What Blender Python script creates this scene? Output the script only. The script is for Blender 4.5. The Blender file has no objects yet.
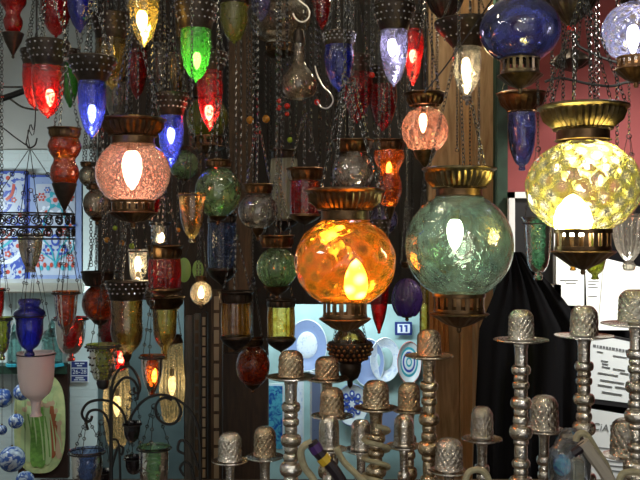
import bpy, bmesh, math, random
from mathutils import Vector, Matrix
random.seed(7)
PI = math.pi
sc = bpy.context.scene
COL = sc.collection
F = 880.0      # focal length in picture widths of 640
ZC = 1.6       # camera height
CEIL = 2.75

def P(px, py, Y):
    return Vector(((px - 320) / F * Y, Y, ZC + (240 - py) / F * Y))

# ------------------------------------------------------------------ materials
M = {}
def newmat(name):
    m = bpy.data.materials.new(name); m.use_nodes = True
    nt = m.node_tree; nt.nodes.clear()
    out = nt.nodes.new('ShaderNodeOutputMaterial')
    return m, nt, out
def N(nt, t, **kw):
    n = nt.nodes.new(t)
    for k, v in kw.items(): setattr(n, k, v)
    return n
def L(nt, a, b): nt.links.new(a, b)
def tex(nt, kind, scale, detail=2.0, coord='Object', **kw):
    tc = N(nt, 'ShaderNodeTexCoord')
    t = N(nt, kind, **kw)
    t.inputs['Scale'].default_value = scale
    if 'Detail' in t.inputs: t.inputs['Detail'].default_value = detail
    L(nt, tc.outputs[coord], t.inputs['Vector'])
    return t
def ramp(nt, src, stops):
    r = N(nt, 'ShaderNodeValToRGB')
    e = r.color_ramp.elements
    while len(e) < len(stops): e.new(0.5)
    for i, (p, c) in enumerate(stops):
        e[i].position = p; e[i].color = (*c, 1)
    L(nt, src, r.inputs['Fac'])
    return r
def bump(nt, src, strength, dist=0.004):
    b = N(nt, 'ShaderNodeBump')
    b.inputs['Strength'].default_value = strength; b.inputs['Distance'].default_value = dist
    L(nt, src, b.inputs['Height'])
    return b

def solid(name, col, rough=.5, metal=0.0, var=0.0, scale=30, bmp=0.0, coat=0.0, col2=None):
    m, nt, out = newmat(name)
    p = N(nt, 'ShaderNodeBsdfPrincipled')
    p.inputs['Roughness'].default_value = rough
    p.inputs['Metallic'].default_value = metal
    p.inputs['Base Color'].default_value = (*col, 1)
    if name in ('black_cloth', 'plaque_brown'): p.inputs['Specular IOR Level'].default_value = .05
    if coat: p.inputs['Coat Weight'].default_value = coat
    if var or bmp or col2:
        t = tex(nt, 'ShaderNodeTexNoise', scale, 4)
        if var or col2:
            c2 = col2 or tuple(max(0, c * (1 - var)) for c in col)
            r = ramp(nt, t.outputs['Fac'], [(.35, c2), (.65, col)])
            L(nt, r.outputs['Color'], p.inputs['Base Color'])
        if bmp:
            b = bump(nt, t.outputs['Fac'], bmp)
            L(nt, b.outputs['Normal'], p.inputs['Normal'])
    L(nt, p.outputs[0], out.inputs['Surface'])
    M[name] = m
    return m

def wood(name, c1, c2, scale=6, rough=.6):
    m, nt, out = newmat(name)
    p = N(nt, 'ShaderNodeBsdfPrincipled'); p.inputs['Roughness'].default_value = rough
    tc = N(nt, 'ShaderNodeTexCoord'); mp = N(nt, 'ShaderNodeMapping')
    mp.inputs['Scale'].default_value = (1, 1, .12)
    L(nt, tc.outputs['Object'], mp.inputs['Vector'])
    t = N(nt, 'ShaderNodeTexNoise'); t.inputs['Scale'].default_value = scale * 8
    t.inputs['Detail'].default_value = 6; t.inputs['Distortion'].default_value = 1.2
    L(nt, mp.outputs[0], t.inputs['Vector'])
    r = ramp(nt, t.outputs['Fac'], [(.3, c1), (.7, c2)])
    L(nt, r.outputs['Color'], p.inputs['Base Color'])
    b = bump(nt, t.outputs['Fac'], .35, .003); L(nt, b.outputs['Normal'], p.inputs['Normal'])
    L(nt, p.outputs[0], out.inputs['Surface']); M[name] = m

def glass(name, tint, body=.15, rough=.05, pattern=None, scale=60, bmp=.25, tint2=None, gl=.2, trans=None, dif=.0):
    """thin coloured glass: tinted see-through wall + some scattering in the wall + surface reflection"""
    m, nt, out = newmat(name)
    tr = N(nt, 'ShaderNodeBsdfTransparent'); tl = N(nt, 'ShaderNodeBsdfTranslucent')
    df = N(nt, 'ShaderNodeBsdfDiffuse')
    gs = N(nt, 'ShaderNodeBsdfGlossy'); gs.inputs['Roughness'].default_value = rough
    gs.inputs['Color'].default_value = (1, 1, 1, 1)
    tr.inputs['Color'].default_value = (*tint, 1)
    tc_ = trans or tint
    tl.inputs['Color'].default_value = (*tc_, 1); df.inputs['Color'].default_value = (*tc_, 1)
    nrm = None; bodysock = None
    if pattern:
        if pattern == 'dent':
            t = N(nt, 'ShaderNodeAttribute'); t.attribute_name = 'thickness'; o = t.outputs['Fac']
            st = [(.25, tint), (.85, tint2 or tint)]
        elif pattern == 'crackle':
            t = tex(nt, 'ShaderNodeTexVoronoi', scale, feature='DISTANCE_TO_EDGE'); o = t.outputs['Distance']
            st = [(0, tint2 or tint), (.14, tint)]
        elif pattern == 'dimple':
            t = tex(nt, 'ShaderNodeTexVoronoi', scale, feature='SMOOTH_F1'); t.inputs['Randomness'].default_value = .6
            o = t.outputs['Distance']; st = [(.18, tint), (.55, tint2 or tint)]
        elif pattern == 'swirl':
            t = tex(nt, 'ShaderNodeTexNoise', scale, 3); t.inputs['Distortion'].default_value = 2.5
            o = t.outputs['Fac']; st = [(.38, tint2 or tint), (.62, tint)]
        else:
            t = tex(nt, 'ShaderNodeTexNoise', scale, 2); o = t.outputs['Fac']; st = [(.35, tint2 or tint), (.65, tint)]
        if tint2:
            r = ramp(nt, o, st); L(nt, r.outputs['Color'], tr.inputs['Color'])
            if pattern in ('dimple', 'crackle', 'dent'): L(nt, r.outputs['Color'], tl.inputs['Color'])
        lo_, hi_ = (.2, .9) if pattern == 'dent' else (0.0, .2) if pattern == 'crackle' else (.15, .6) if pattern == 'dimple' else (.36, .64)
        k_ = (1.7, .75) if pattern == 'crackle' else (.25, 1.8) if pattern in ('dimple', 'dent') else (1.9, .3)
        bd = ramp(nt, o, [(lo_, (min(1, body * k_[0]),) * 3), (hi_, (min(1, body * k_[1]),) * 3)])
        bodysock = bd.outputs['Color']
        if pattern == 'dent':
            t = tex(nt, 'ShaderNodeTexNoise', scale, 2); o = t.outputs['Fac']
        b = bump(nt, o, min(1, bmp * .8), .005); nrm = b.outputs['Normal']
        L(nt, nrm, gs.inputs['Normal'])
        L(nt, nrm, tl.inputs['Normal'])
    lw = N(nt, 'ShaderNodeLayerWeight'); lw.inputs['Blend'].default_value = min(.55, gl + .10)
    if nrm: L(nt, nrm, lw.inputs['Normal'])
    m0 = N(nt, 'ShaderNodeMixShader'); m0.inputs[0].default_value = dif or .3
    L(nt, tl.outputs[0], m0.inputs[1]); L(nt, df.outputs[0], m0.inputs[2])
    m1 = N(nt, 'ShaderNodeMixShader'); m1.inputs[0].default_value = body
    if bodysock: L(nt, bodysock, m1.inputs[0])
    L(nt, tr.outputs[0], m1.inputs[1]); L(nt, m0.outputs[0], m1.inputs[2])
    m2 = N(nt, 'ShaderNodeMixShader')
    L(nt, lw.outputs['Fresnel'], m2.inputs[0]); L(nt, m1.outputs[0], m2.inputs[1]); L(nt, gs.outputs[0], m2.inputs[2])
    L(nt, m2.outputs[0], out.inputs['Surface'])
    M[name] = m

def emit(name, col, s):
    m, nt, out = newmat(name)
    e = N(nt, 'ShaderNodeEmission'); e.inputs['Color'].default_value = (*col, 1); e.inputs['Strength'].default_value = s
    L(nt, e.outputs[0], out.inputs['Surface']); M[name] = m

def twotone(name, c1, c2, kind='voronoi', scale=40, lo=.3, hi=.36, rough=.35):
    m, nt, out = newmat(name)
    p = N(nt, 'ShaderNodeBsdfPrincipled'); p.inputs['Roughness'].default_value = rough
    if kind == 'voronoi':
        t = tex(nt, 'ShaderNodeTexVoronoi', scale); o = t.outputs['Distance']
    elif kind == 'wave':
        t = tex(nt, 'ShaderNodeTexWave', scale, 2, wave_type='RINGS'); t.inputs['Distortion'].default_value = 7
        t.inputs['Detail Scale'].default_value = 2; o = t.outputs['Fac']
    else:
        t = tex(nt, 'ShaderNodeTexNoise', scale, 3); t.inputs['Distortion'].default_value = 2; o = t.outputs['Fac']
    r = ramp(nt, o, [(lo, c1), (hi, c2)])
    L(nt, r.outputs['Color'], p.inputs['Base Color']); L(nt, p.outputs[0], out.inputs['Surface']); M[name] = m

solid('bronze', (.15, .092, .048), .36, 1, .55, 60)
solid('brass', (.19, .142, .075), .36, 1, .5, 70)
solid('copper', (.22, .125, .062), .36, 1, .5, 60)
solid('dark_metal', (.045, .034, .026), .42, .7, .4, 80, .2)
solid('iron', (.02, .02, .02), .45, .5)
solid('chain_metal', (.13, .13, .125), .26, 1)
solid('steel_wire', (.62, .58, .52), .3, 1)
solid('bead_clear', (.32, .32, .34), .08, 0, .8, 140, coat=1)
solid('bead_red', (.5, .02, .01), .15, coat=.5)
solid('bead_amber', (.5, .22, .02), .15, coat=.5)
solid('bead_green', (.3, .45, .03), .15, coat=.5)
solid('plaster', (.62, .68, .66), .85, 0, .06, 5, .15)
solid('vault', (.52, .53, .50), .9, 0, .2, 3, .2)
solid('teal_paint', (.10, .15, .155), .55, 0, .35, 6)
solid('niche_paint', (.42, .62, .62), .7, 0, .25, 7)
solid('white_trim', (.62, .66, .6), .5)
solid('black_cloth', (.006, .006, .007), .95)
solid('paper', (.80, .84, .82), .8)
solid('paper_grey', (.55, .60, .63), .6)
solid('ink', (.10, .11, .12), .8)
solid('ink_blue', (.02, .05, .30), .6)
solid('white_paint', (.8, .82, .8), .5)
solid('frame_white', (.75, .77, .78), .45)
solid('frame_black', (.01, .01, .012), .4)
solid('sign_blue', (.015, .035, .19), .35)
solid('sign_white', (.75, .8, .85), .4)
solid('hose_cream', (.42, .38, .24), .6, 0, .3, 80)
solid('hose_dark', (.012, .006, .012), .5)
solid('hose_yellow', (.55, .36, .02), .5)
solid('hose_purple', (.06, .02, .14), .5)
solid('floor_stone', (.12, .11, .10), .6, 0, .3, 4)
solid('counter_wood', (.08, .05, .03), .5, 0, .4, 9)
solid('porcelain', (.70, .78, .80), .2, 0, coat=.5)
solid('glaze_blue', (.03, .07, .36), .3)
solid('glaze_red', (.42, .06, .04), .3)
solid('glaze_teal', (.03, .33, .42), .3)
solid('glaze_green', (.12, .30, .08), .4)
solid('plaque_brown', (.035, .02, .016), .45)
solid('plaque_yellow', (.56, .58, .26), .6, 0, 0, 22, col2=(.36, .44, .2))
solid('robe_green', (.17, .36, .06), .6, 0, .4, 60)
solid('robe_light', (.42, .52, .24), .6)
solid('robe_red', (.34, .09, .03), .6)
solid('skin_paint', (.48, .32, .2), .6)
solid('bone_inlay', (.42, .32, .2), .45)
solid('green_paint', (.015, .055, .03), .5, 0, .5, 20)
solid('pale_green', (.36, .58, .16), .35)
wood('wood_dark', (.012, .007, .004), (.045, .024, .012))
wood('wood_mid', (.035, .02, .01), (.15, .085, .04))
wood('wood_plank', (.004, .0035, .003), (.017, .013, .009))
wood('wood_tan', (.26, .15, .065), (.52, .34, .17), 5)
wood('wood_orange', (.30, .16, .06), (.50, .28, .11), 5)
wood('wood_grey', (.06, .058, .05), (.17, .16, .14), 6)
solid('orange_cloth', (.52, .2, .045), .8, 0, .25, 120)
twotone('red_cloth', (.06, .012, .016), (.23, .05, .052), 'voronoi', 53, .17, .24, .85)
twotone('ball_blue', (.05, .11, .36), (.50, .58, .68), 'noise', 26, .44, .56, .2)
twotone('tile_field', (.05, .09, .38), (.40, .47, .60), 'noise', 22, .46, .53, .25)
solid('tile_white', (.40, .47, .58), .25)
twotone('tile_border', (.04, .06, .30), (.24, .32, .54), 'voronoi', 48, .30, .38, .25)
twotone('tile_pale', (.45, .55, .74), (.66, .73, .82), 'noise', 26, .36, .46, .25)
twotone('plate_ring', (.38, .09, .07), (.6, .66, .68), 'voronoi', 70, .25, .33, .25)
twotone('blue_tile', (.02, .10, .38), (.10, .45, .62), 'noise', 20, .4, .55, .25)
twotone('snake', (.01, .008, .012), (.4, .36, .3), 'voronoi', 55, .22, .28, .5)

# embossed silver of the water pipes
def silver(name, col, col2, scale, bs):
    m, nt, out = newmat(name)
    p = N(nt, 'ShaderNodeBsdfPrincipled'); p.inputs['Metallic'].default_value = 1; p.inputs['Roughness'].default_value = .19
    t = tex(nt, 'ShaderNodeTexVoronoi', scale, feature='SMOOTH_F1')
    t2 = tex(nt, 'ShaderNodeTexNoise', 35, 3)
    r = ramp(nt, t2.outputs['Fac'], [(.35, col2), (.62, col)])
    eng = ramp(nt, t.outputs['Distance'], [(.42, (1, 1, 1)), (.75, (.2, .17, .13))])
    mx = N(nt, 'ShaderNodeMix', data_type='RGBA', blend_type='MULTIPLY'); mx.inputs[0].default_value = min(1, bs * .75)
    L(nt, r.outputs['Color'], mx.inputs[6]); L(nt, eng.outputs['Color'], mx.inputs[7])
    L(nt, mx.outputs[2], p.inputs['Base Color'])
    b = bump(nt, t.outputs['Distance'], bs, .006); L(nt, b.outputs['Normal'], p.inputs['Normal'])
    L(nt, p.outputs[0], out.inputs['Surface']); M[name] = m
silver('silver_embossed', (.93, .90, .84), (.72, .66, .56), 300, .4)
silver('silver_bronze', (.80, .67, .47), (.56, .44, .29), 300, .4)
silver('silver_plain', (.92, .89, .83), (.62, .55, .45), 220, .18)
silver('silver_warm', (.82, .71, .53), (.48, .37, .23), 220, .2)

# coloured glasses
glass('g_orange', (.96, .46, .04), .14, .06, 'dent', 30, .6, (.70, .18, .008), .32, (1, .27, .01))
glass('g_teal', (.62, .84, .78), .085, .05, 'swirl', 24, .7, (.36, .64, .56), .32, (.38, .66, .56))
glass('g_yellow', (.97, .95, .80), .06, .07, 'dent', 35, .25, (.60, .56, .12), .36, (.92, .84, .34))
glass('g_pink', (.82, .46, .40), .07, .12, 'crackle', 105, 1.0, (.28, .08, .06), .30, (.72, .26, .19))
glass('g_blue', (.42, .48, .92), .16, .05, 'swirl', 14, .6, (.20, .24, .74), .34, (.26, .32, .95))
glass('g_paleblue', (.66, .72, .97), .12, .07, 'dent', 35, .25, (.30, .36, .84), .36, (.38, .46, 1))
glass('g_cobalt', (.14, .18, .82), .13, .06, 'swirl', 40, .6, (.03, .05, .6), .30, (.06, .09, .8))
glass('g_lilac', (.66, .64, .92), .16, .05, 'swirl', 34, .5, (.42, .42, .80), .34, (.5, .48, .95))
glass('g_red', (.80, .10, .09), .15, .06, 'swirl', 45, .6, (.55, .012, .015), .28, (.8, .012, .015))
glass('g_darkred', (.60, .03, .04), .22, .06, 'swirl', 40, .5, (.40, .008, .012), .32, (.6, .012, .02))
glass('g_amberred', (.86, .26, .03), .18, .05, 'swirl', 36, .7, (.5, .06, .008), .30, (.75, .13, .01))
glass('g_amber', (.90, .70, .30), .07, .05, 'swirl', 26, .5, (.66, .40, .08), .34, (.75, .45, .08))
glass('g_yellowamber', (.96, .84, .42), .09, .06, 'swirl', 26, .5, (.8, .56, .1), .34, (.95, .66, .12))
glass('g_green', (.32, .80, .22), .17, .07, 'dimple', 130, .9, (.05, .52, .04), .28, (.12, .8, .06))
glass('g_softgreen', (.58, .80, .54), .22, .05, 'swirl', 26, .6, (.28, .56, .28), .36, (.42, .72, .36))
glass('g_seagreen', (.44, .84, .62), .24, .05, 'swirl', 36, .5, (.20, .62, .40), .34, (.3, .8, .5))
glass('g_olive', (.74, .78, .34), .17, .06, 'dimple', 110, .8, (.42, .48, .06), .30, (.55, .58, .12))
glass('g_clear', (.92, .90, .85), .11, .04, 'swirl', 30, .5, (.78, .74, .64), .40, (.95, .9, .8))
glass('g_smoke', (.74, .66, .54), .14, .05, 'swirl', 28, .6, (.48, .40, .28), .40, (.7, .58, .42))
glass('g_rose', (.84, .48, .40), .15, .06, 'swirl', 30, .6, (.58, .2, .16), .32, (.8, .36, .28))
glass('g_goldrib', (.92, .84, .62), .13, .06, 'swirl', 60, 1.0, (.66, .54, .28), .4, (.85, .72, .45))
glass('g_cream', (.88, .85, .72), .45, .08, None, gl=.25, trans=(.72, .72, .56))
glass('g_frosted', (.9, .82, .84), .8, .35, None, gl=.05, trans=(.95, .84, .86), dif=.75)
glass('g_steelblue', (.30, .40, .60), .18, .08, 'swirl', 40, .5, (.14, .20, .38), .28, (.18, .26, .45))
glass('g_purple', (.32, .18, .60), .25, .06, 'dimple', 90, .8, (.1, .03, .28), .30, (.22, .10, .5))
glass('g_bag', (.86, .9, .95), .18, .12, 'noise', 40, .5, None, .25, (.7, .78, .9))
glass('g_aqua', (.55, .76, .73), .25, .06, 'noise', 30, .3, None, .25, (.30, .5, .48))
glass('g_black', (.06, .05, .06), .3, .06, None, gl=.3, trans=(.04, .03, .04))

emit('bulb_warm', (1, .78, .45), 34)
emit('bulb_white', (1, .93, .82), 30)
emit('bulb_front', (1, .82, .56), 42)
emit('pendant_glow', (1, .76, .42), 3)  # added glow inside the niche pendants, imitates light from behind
emit('bulb_big', (1, .88, .60), 60)

# ------------------------------------------------------------------ mesh helpers
def mk(name, bm, mat, parent=None, angle=38, smooth=True):
    bmesh.ops.recalc_face_normals(bm, faces=bm.faces)
    if smooth:
        lim = math.radians(angle)
        for f in bm.faces: f.smooth = True
        for e in bm.edges:
            if len(e.link_faces) == 2 and e.calc_face_angle(0) > lim: e.smooth = False
    me = bpy.data.meshes.new(name); bm.to_mesh(me); bm.free()
    mats = mat if isinstance(mat, (list, tuple)) else [mat]
    for q in mats: me.materials.append(M[q] if isinstance(q, str) else q)
    o = bpy.data.objects.new(name, me); COL.objects.link(o)
    if parent: o.parent = parent
    return o

def empty(name, loc, label, cat, group=None):
    o = bpy.data.objects.new(name, None); COL.objects.link(o); o.location = loc
    o.empty_display_size = .02
    o['label'] = label; o['category'] = cat
    if group: o['group'] = group
    return o
def tag(o, label, cat, group=None):
    o['label'] = label; o['category'] = cat
    if group: o['group'] = group
    return o
def struct(o):
    o['kind'] = 'structure'; return o

def catmull(pts, k=5):
    out = []
    n = len(pts)
    for i in range(n - 1):
        p0 = pts[max(i - 1, 0)]; p1 = pts[i]; p2 = pts[i + 1]; p3 = pts[min(i + 2, n - 1)]
        for j in range(k):
            t = j / k
            out.append(tuple(.5 * ((2 * b) + (-a + c) * t + (2 * a - 5 * b + 4 * c - d) * t * t + (-a + 3 * b - 3 * c + d) * t ** 3)
                             for a, b, c, d in zip(p0, p1, p2, p3)))
    out.append(tuple(pts[-1]))
    return out

def lathe_bm(prof, seg=28, flute=None, c=(0, 0, 0), bm=None, mi=0):
    """prof: (r, z) in metres"""
    bm = bm or bmesh.new()
    rings = []
    for r, z in prof:
        if r < 1e-5:
            rings.append([bm.verts.new((c[0], c[1], c[2] + z))])
        else:
            ring = []
            for i in range(seg):
                a = 2 * PI * i / seg
                rr = r
                if flute: rr = r * (1 + flute[1] * math.cos(flute[0] * a))
                ring.append(bm.verts.new((c[0] + rr * math.cos(a), c[1] + rr * math.sin(a), c[2] + z)))
            rings.append(ring)
    for A, B in zip(rings, rings[1:]):
        if len(A) == 1 and len(B) == 1: continue
        for i in range(seg):
            j = (i + 1) % seg
            if len(A) == 1: f = bm.faces.new((A[0], B[i], B[j]))
            elif len(B) == 1: f = bm.faces.new((A[i], A[j], B[0]))
            else: f = bm.faces.new((A[i], A[j], B[j], B[i]))
            f.material_index = mi
    return bm

def tube_bm(pts, r, seg=6, bm=None, closed=False, mi=0):
    bm = bm or bmesh.new()
    pts = [Vector(p) for p in pts]
    n = len(pts); rings = []
    up = Vector((0, 1, 0)); prev = None
    for i in range(n):
        if closed: t = pts[(i + 1) % n] - pts[i - 1]
        else: t = pts[min(i + 1, n - 1)] - pts[max(i - 1, 0)]
        if t.length < 1e-9: t = Vector((0, 0, 1))
        t.normalize()
        if prev is None:
            ref = up if abs(t.dot(up)) < .9 else Vector((1, 0, 0))
            u = t.cross(ref).normalized()
        else:
            u = prev - t * prev.dot(t)
            if u.length < 1e-6: u = t.cross(up)
            u.normalize()
        prev = u; v = t.cross(u)
        rr = r[i] if isinstance(r, (list, tuple)) else r
        rings.append([bm.verts.new(pts[i] + (u * math.cos(2 * PI * k / seg) + v * math.sin(2 * PI * k / seg)) * rr) for k in range(seg)])
    rng = range(n if closed else n - 1)
    for i in rng:
        A, B = rings[i], rings[(i + 1) % n]
        for k in range(seg):
            f = bm.faces.new((A[k], A[(k + 1) % seg], B[(k + 1) % seg], B[k])); f.material_index = mi
    if not closed:
        for R_ in (rings[0], rings[-1]):
            f = bm.faces.new(R_); f.material_index = mi
    return bm

def box_bm(x0, x1, y0, y1, z0, z1, bm=None, mi=0, bev=0):
    bm = bm or bmesh.new()
    v = [bm.verts.new((x, y, z)) for x in (x0, x1) for y in (y0, y1) for z in (z0, z1)]
    fs = []
    for a in ((0, 1, 3, 2), (4, 6, 7, 5), (0, 4, 5, 1), (2, 3, 7, 6), (0, 2, 6, 4), (1, 5, 7, 3)):
        f = bm.faces.new([v[i] for i in a]); f.material_index = mi; fs.append(f)
    if bev:
        es = list({e for f in fs for e in f.edges})
        bmesh.ops.bevel(bm, geom=es, offset=bev, segments=2, affect='EDGES')
    return bm

def poly_bm(pts, y0, y1, bm=None, mi=0):
    """solid slab with outline pts (x,z) between depths y0 < y1"""
    bm = bm or bmesh.new()
    a = [bm.verts.new((x, y0, z)) for x, z in pts]; b = [bm.verts.new((x, y1, z)) for x, z in pts]
    n = len(pts)
    f = bm.faces.new(a); f.material_index = mi
    f = bm.faces.new(b[::-1]); f.material_index = mi
    for i in range(n):
        f = bm.faces.new((a[i], b[i], b[(i + 1) % n], a[(i + 1) % n])); f.material_index = mi
    return bm

def chain_bm(a, b, pitch=.0085, w=.0032, wire=.0009, bm=None):
    """links from a to b"""
    bm = bm or bmesh.new()
    a = Vector(a); b = Vector(b); d = b - a
    n = max(1, int(round(d.length / pitch)))
    t = d.normalized()
    ref = Vector((0, 1, 0)) if abs(t.y) < .9 else Vector((1, 0, 0))
    u = t.cross(ref).normalized(); v = t.cross(u)
    step = d.length / n
    hl = step * .5 + wire * 1.6
    for i in range(n):
        c = a + t * step * (i + .5)
        s = u if i % 2 else v
        o = v if i % 2 else u
        if i % 2 == 0: s, o = (u * .8 + v * .6), (v * .8 - u * .6)
        else: s, o = (v * .8 - u * .6), (u * .8 + v * .6)
        pts = []
        for q in range(8):
            an = 2 * PI * q / 8
            pts.append(c + t * (hl * math.cos(an)) + s * (w * math.sin(an)))
        rings = []
        for q in range(8):
            tt = (pts[(q + 1) % 8] - pts[q - 1]).normalized()
            nn = o; mm = tt.cross(nn)
            rings.append([bm.verts.new(pts[q] + (nn * math.cos(2 * PI * k / 3) + mm * math.sin(2 * PI * k / 3)) * wire) for k in range(3)])
        for q in range(8):
            A, B = rings[q], rings[(q + 1) % 8]
            for k in range(3):
                bm.faces.new((A[k], A[(k + 1) % 3], B[(k + 1) % 3], B[k]))
    return bm

def ball_bm(c, r, bm=None, seg=8, rings=5, sz=1.0):
    prof = [(r * math.sin(PI * i / rings), r * sz * math.cos(PI * i / rings)) for i in range(rings + 1)]
    prof[0] = (0, r * sz); prof[-1] = (0, -r * sz)
    return lathe_bm(prof, seg, None, c, bm)

# ------------------------------------------------------------------ lamp parts (pixel radii and heights, scaled at the lamp's depth)
def canopy(rt, yt, rb, yb, mat='bronze', fl=28, amp=.035):
    h = yb - yt
    pr = [(rt * .80, yt + h * .10), (rt * .97, yt), (rt, yt + .6), (rt, yt + h * .10), (rt * .95, yt + h * .16), (rt * .93, yt + h * .2)]
    mid = [(rt * .90, yt + h * .28), ((rt * .62 + rb * .38), yt + h * .58), (rb * 1.08, yt + h * .9), (rb * 1.12, yb - h * .04), (rb, yb)]
    return [('canopy', mat, pr + mid, dict(flute=(fl, amp), seg=fl * 4 if rt > 25 else 48, rows=(6, 9)))]
def collar(r, yt, yb, mat='bronze'):
    return [('collar', mat, [(r * .98, yt), (r, yt + .5), (r, yb - 1.2), (r * 1.08, yb - .6), (r * 1.05, yb)], {})]
def band(rt, yt, rb, yb, mat='dark_metal', beads=None, rows=3):
    h = yb - yt
    pr = [(rt * .82, yt + 1), (rt, yt - .5), (rt * 1.03, yt + .6), (rt * .98, yt + h * .2), (rt * .45 + rb * .55, yt + h * .62), (rb * 1.05, yb - 1), (rb, yb)]
    out = [('canopy', mat, pr, dict(seg=32))]
    bl = []
    for k in range(rows):
        t = .14 + k * .28
        yy = yt + h * (.14 + .24 * k)
        for (ra, ya), (rb_, yb_) in zip(pr[1:], pr[2:]):
            if ya <= yy <= yb_: bl.append((ra + (rb_ - ra) * (yy - ya) / (yb_ - ya) + .25, yy)); break
    out.append(('jewel_band', beads or 'bead_clear', bl, dict(kind='beads', n=20 if rt > 14 else 14, br=1.15 if rt > 14 else .9)))
    return out
def globe(cy, rx, ry, yt, yb, mat, flute=None, dents=None):
    pr = []
    a0 = math.asin(max(-1, min(1, (cy - yt) / ry))); a1 = -math.asin(max(-1, min(1, (yb - cy) / ry)))
    n = 70 if dents else 22
    for i in range(n + 1):
        a = a0 + (a1 - a0) * i / n
        pr.append((rx * math.cos(a), cy - ry * math.sin(a)))
    return [('glass_globe', mat, pr, dict(seg=140 if dents else 96 if flute else 56, flute=flute, dents=dents, cy=cy))]
def gallery(r, yt, yb, ytip, mat='bronze', n=18, knob=2.6):
    return [('gallery', mat, (r, yt, yb), dict(kind='gallery', n=n)),
            ('finial', mat, [(r * .9, yb - .5), (r * 1.16, yb), (r * 1.2, yb + 1), (r * 1.1, yb + 2.2), (r * .55, yb + (ytip - yb) * .55), (knob * .8, ytip - knob * 2),
                             (knob, ytip - knob), (knob * .7, ytip - .5), (0, ytip)], dict(flute=(18, .04), seg=72, rows=(3, 5)))]
def tip(r, yt, yb, mat='bronze', knob=1.6):
    return [('finial', mat, [(r, yt), (r * 1.08, yt + .7), (r * .8, yt + (yb - yt) * .35), (knob * .7, yb - knob * 2.2), (knob, yb - knob), (0, yb)], {})]
def bullet(r, yt, yb, mat, nub=1.6, belly=1.03):
    h = yb - yt
    return [('glass_shade', mat, catmull([(r, yt), (r * belly, yt + h * .28), (r * .93, yt + h * .55), (r * .62, yt + h * .80), (r * .3, yt + h * .92), (nub, yb - 2.4), (nub * 1.1, yb - 1.2), (0, yb)], 4), {})]
def shade(pts, mat, flute=None, name='glass_shade'):
    return [(name, mat, catmull(pts, 4), dict(flute=flute, seg=72 if flute else 32))]
def bulb(dx, y, r, h, mat='bulb_warm', up=True):
    """candle bulb, tip up when it stands on its base, tip down when it hangs"""
    s = 1 if up else -1
    return [('bulb', mat, catmull([(0, y - s * h * .55), (r * .42, y - s * h * .44), (r * .86, y - s * h * .18), (r, y + s * h * .10), (r * .82, y + s * h * .30), (r * .5, y + s * h * .41), (0, y + s * h * .415)], 3), dict(dx=dx, seg=16)),
            ('bulb_socket', 'brass', [(0, y + s * h * .42), (r * .55, y + s * h * .42), (r * .6, y + s * h * .75), (0, y + s * h * .76)], dict(dx=dx, seg=12))]

PLACED = []
def boxes_of(cx, parts, hang):
    rmax = 0; y0 = 1e9; y1 = -1e9; out = []
    for nme, mat, pr, o in parts:
        if o.get('kind') == 'gallery': pts = [(pr[0], pr[1]), (pr[0], pr[2])]
        elif o.get('kind') == 'beads': pts = [(a, b) for a, b in pr]
        else: pts = pr
        r = max(p[0] for p in pts) * 1.04; a = min(p[1] for p in pts); b = max(p[1] for p in pts)
        out.append((cx - r, cx + r, a, b, r))
        rmax = max(rmax, r); y0 = min(y0, a); y1 = max(y1, b)
    if hang:
        r, y, ap = hang
        out.append((cx - r, cx + r, y - ap * .5, y, r)); out.append((cx - r * .55, cx + r * .55, y - ap, y - ap * .5, r * .55))
        out.append((cx - 3, cx + 3, -600, y - ap, 3))
    return out
def clash(Y, bx, Y2, bx2):
    for a in bx:
        for b in bx2:
            if a[0] < b[1] and b[0] < a[1] and a[2] < b[3] and b[2] < a[3]:
                if abs(Y - Y2) < (a[4] * Y + b[4] * Y2) / F + .006: return True
    return False
def solve(Y, bx, lo=1.3, hi=3.55):
    for k in range(0, 90):
        for s in ((1, -1) if k else (1,)):
            y = Y + s * k * .02
            if not lo <= y <= hi: continue
            if all(not clash(y, bx, y2, b2) for y2, b2 in PLACED):
                PLACED.append((y, bx)); return y
    print('NO ROOM', Y); PLACED.append((Y, bx)); return Y

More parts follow.
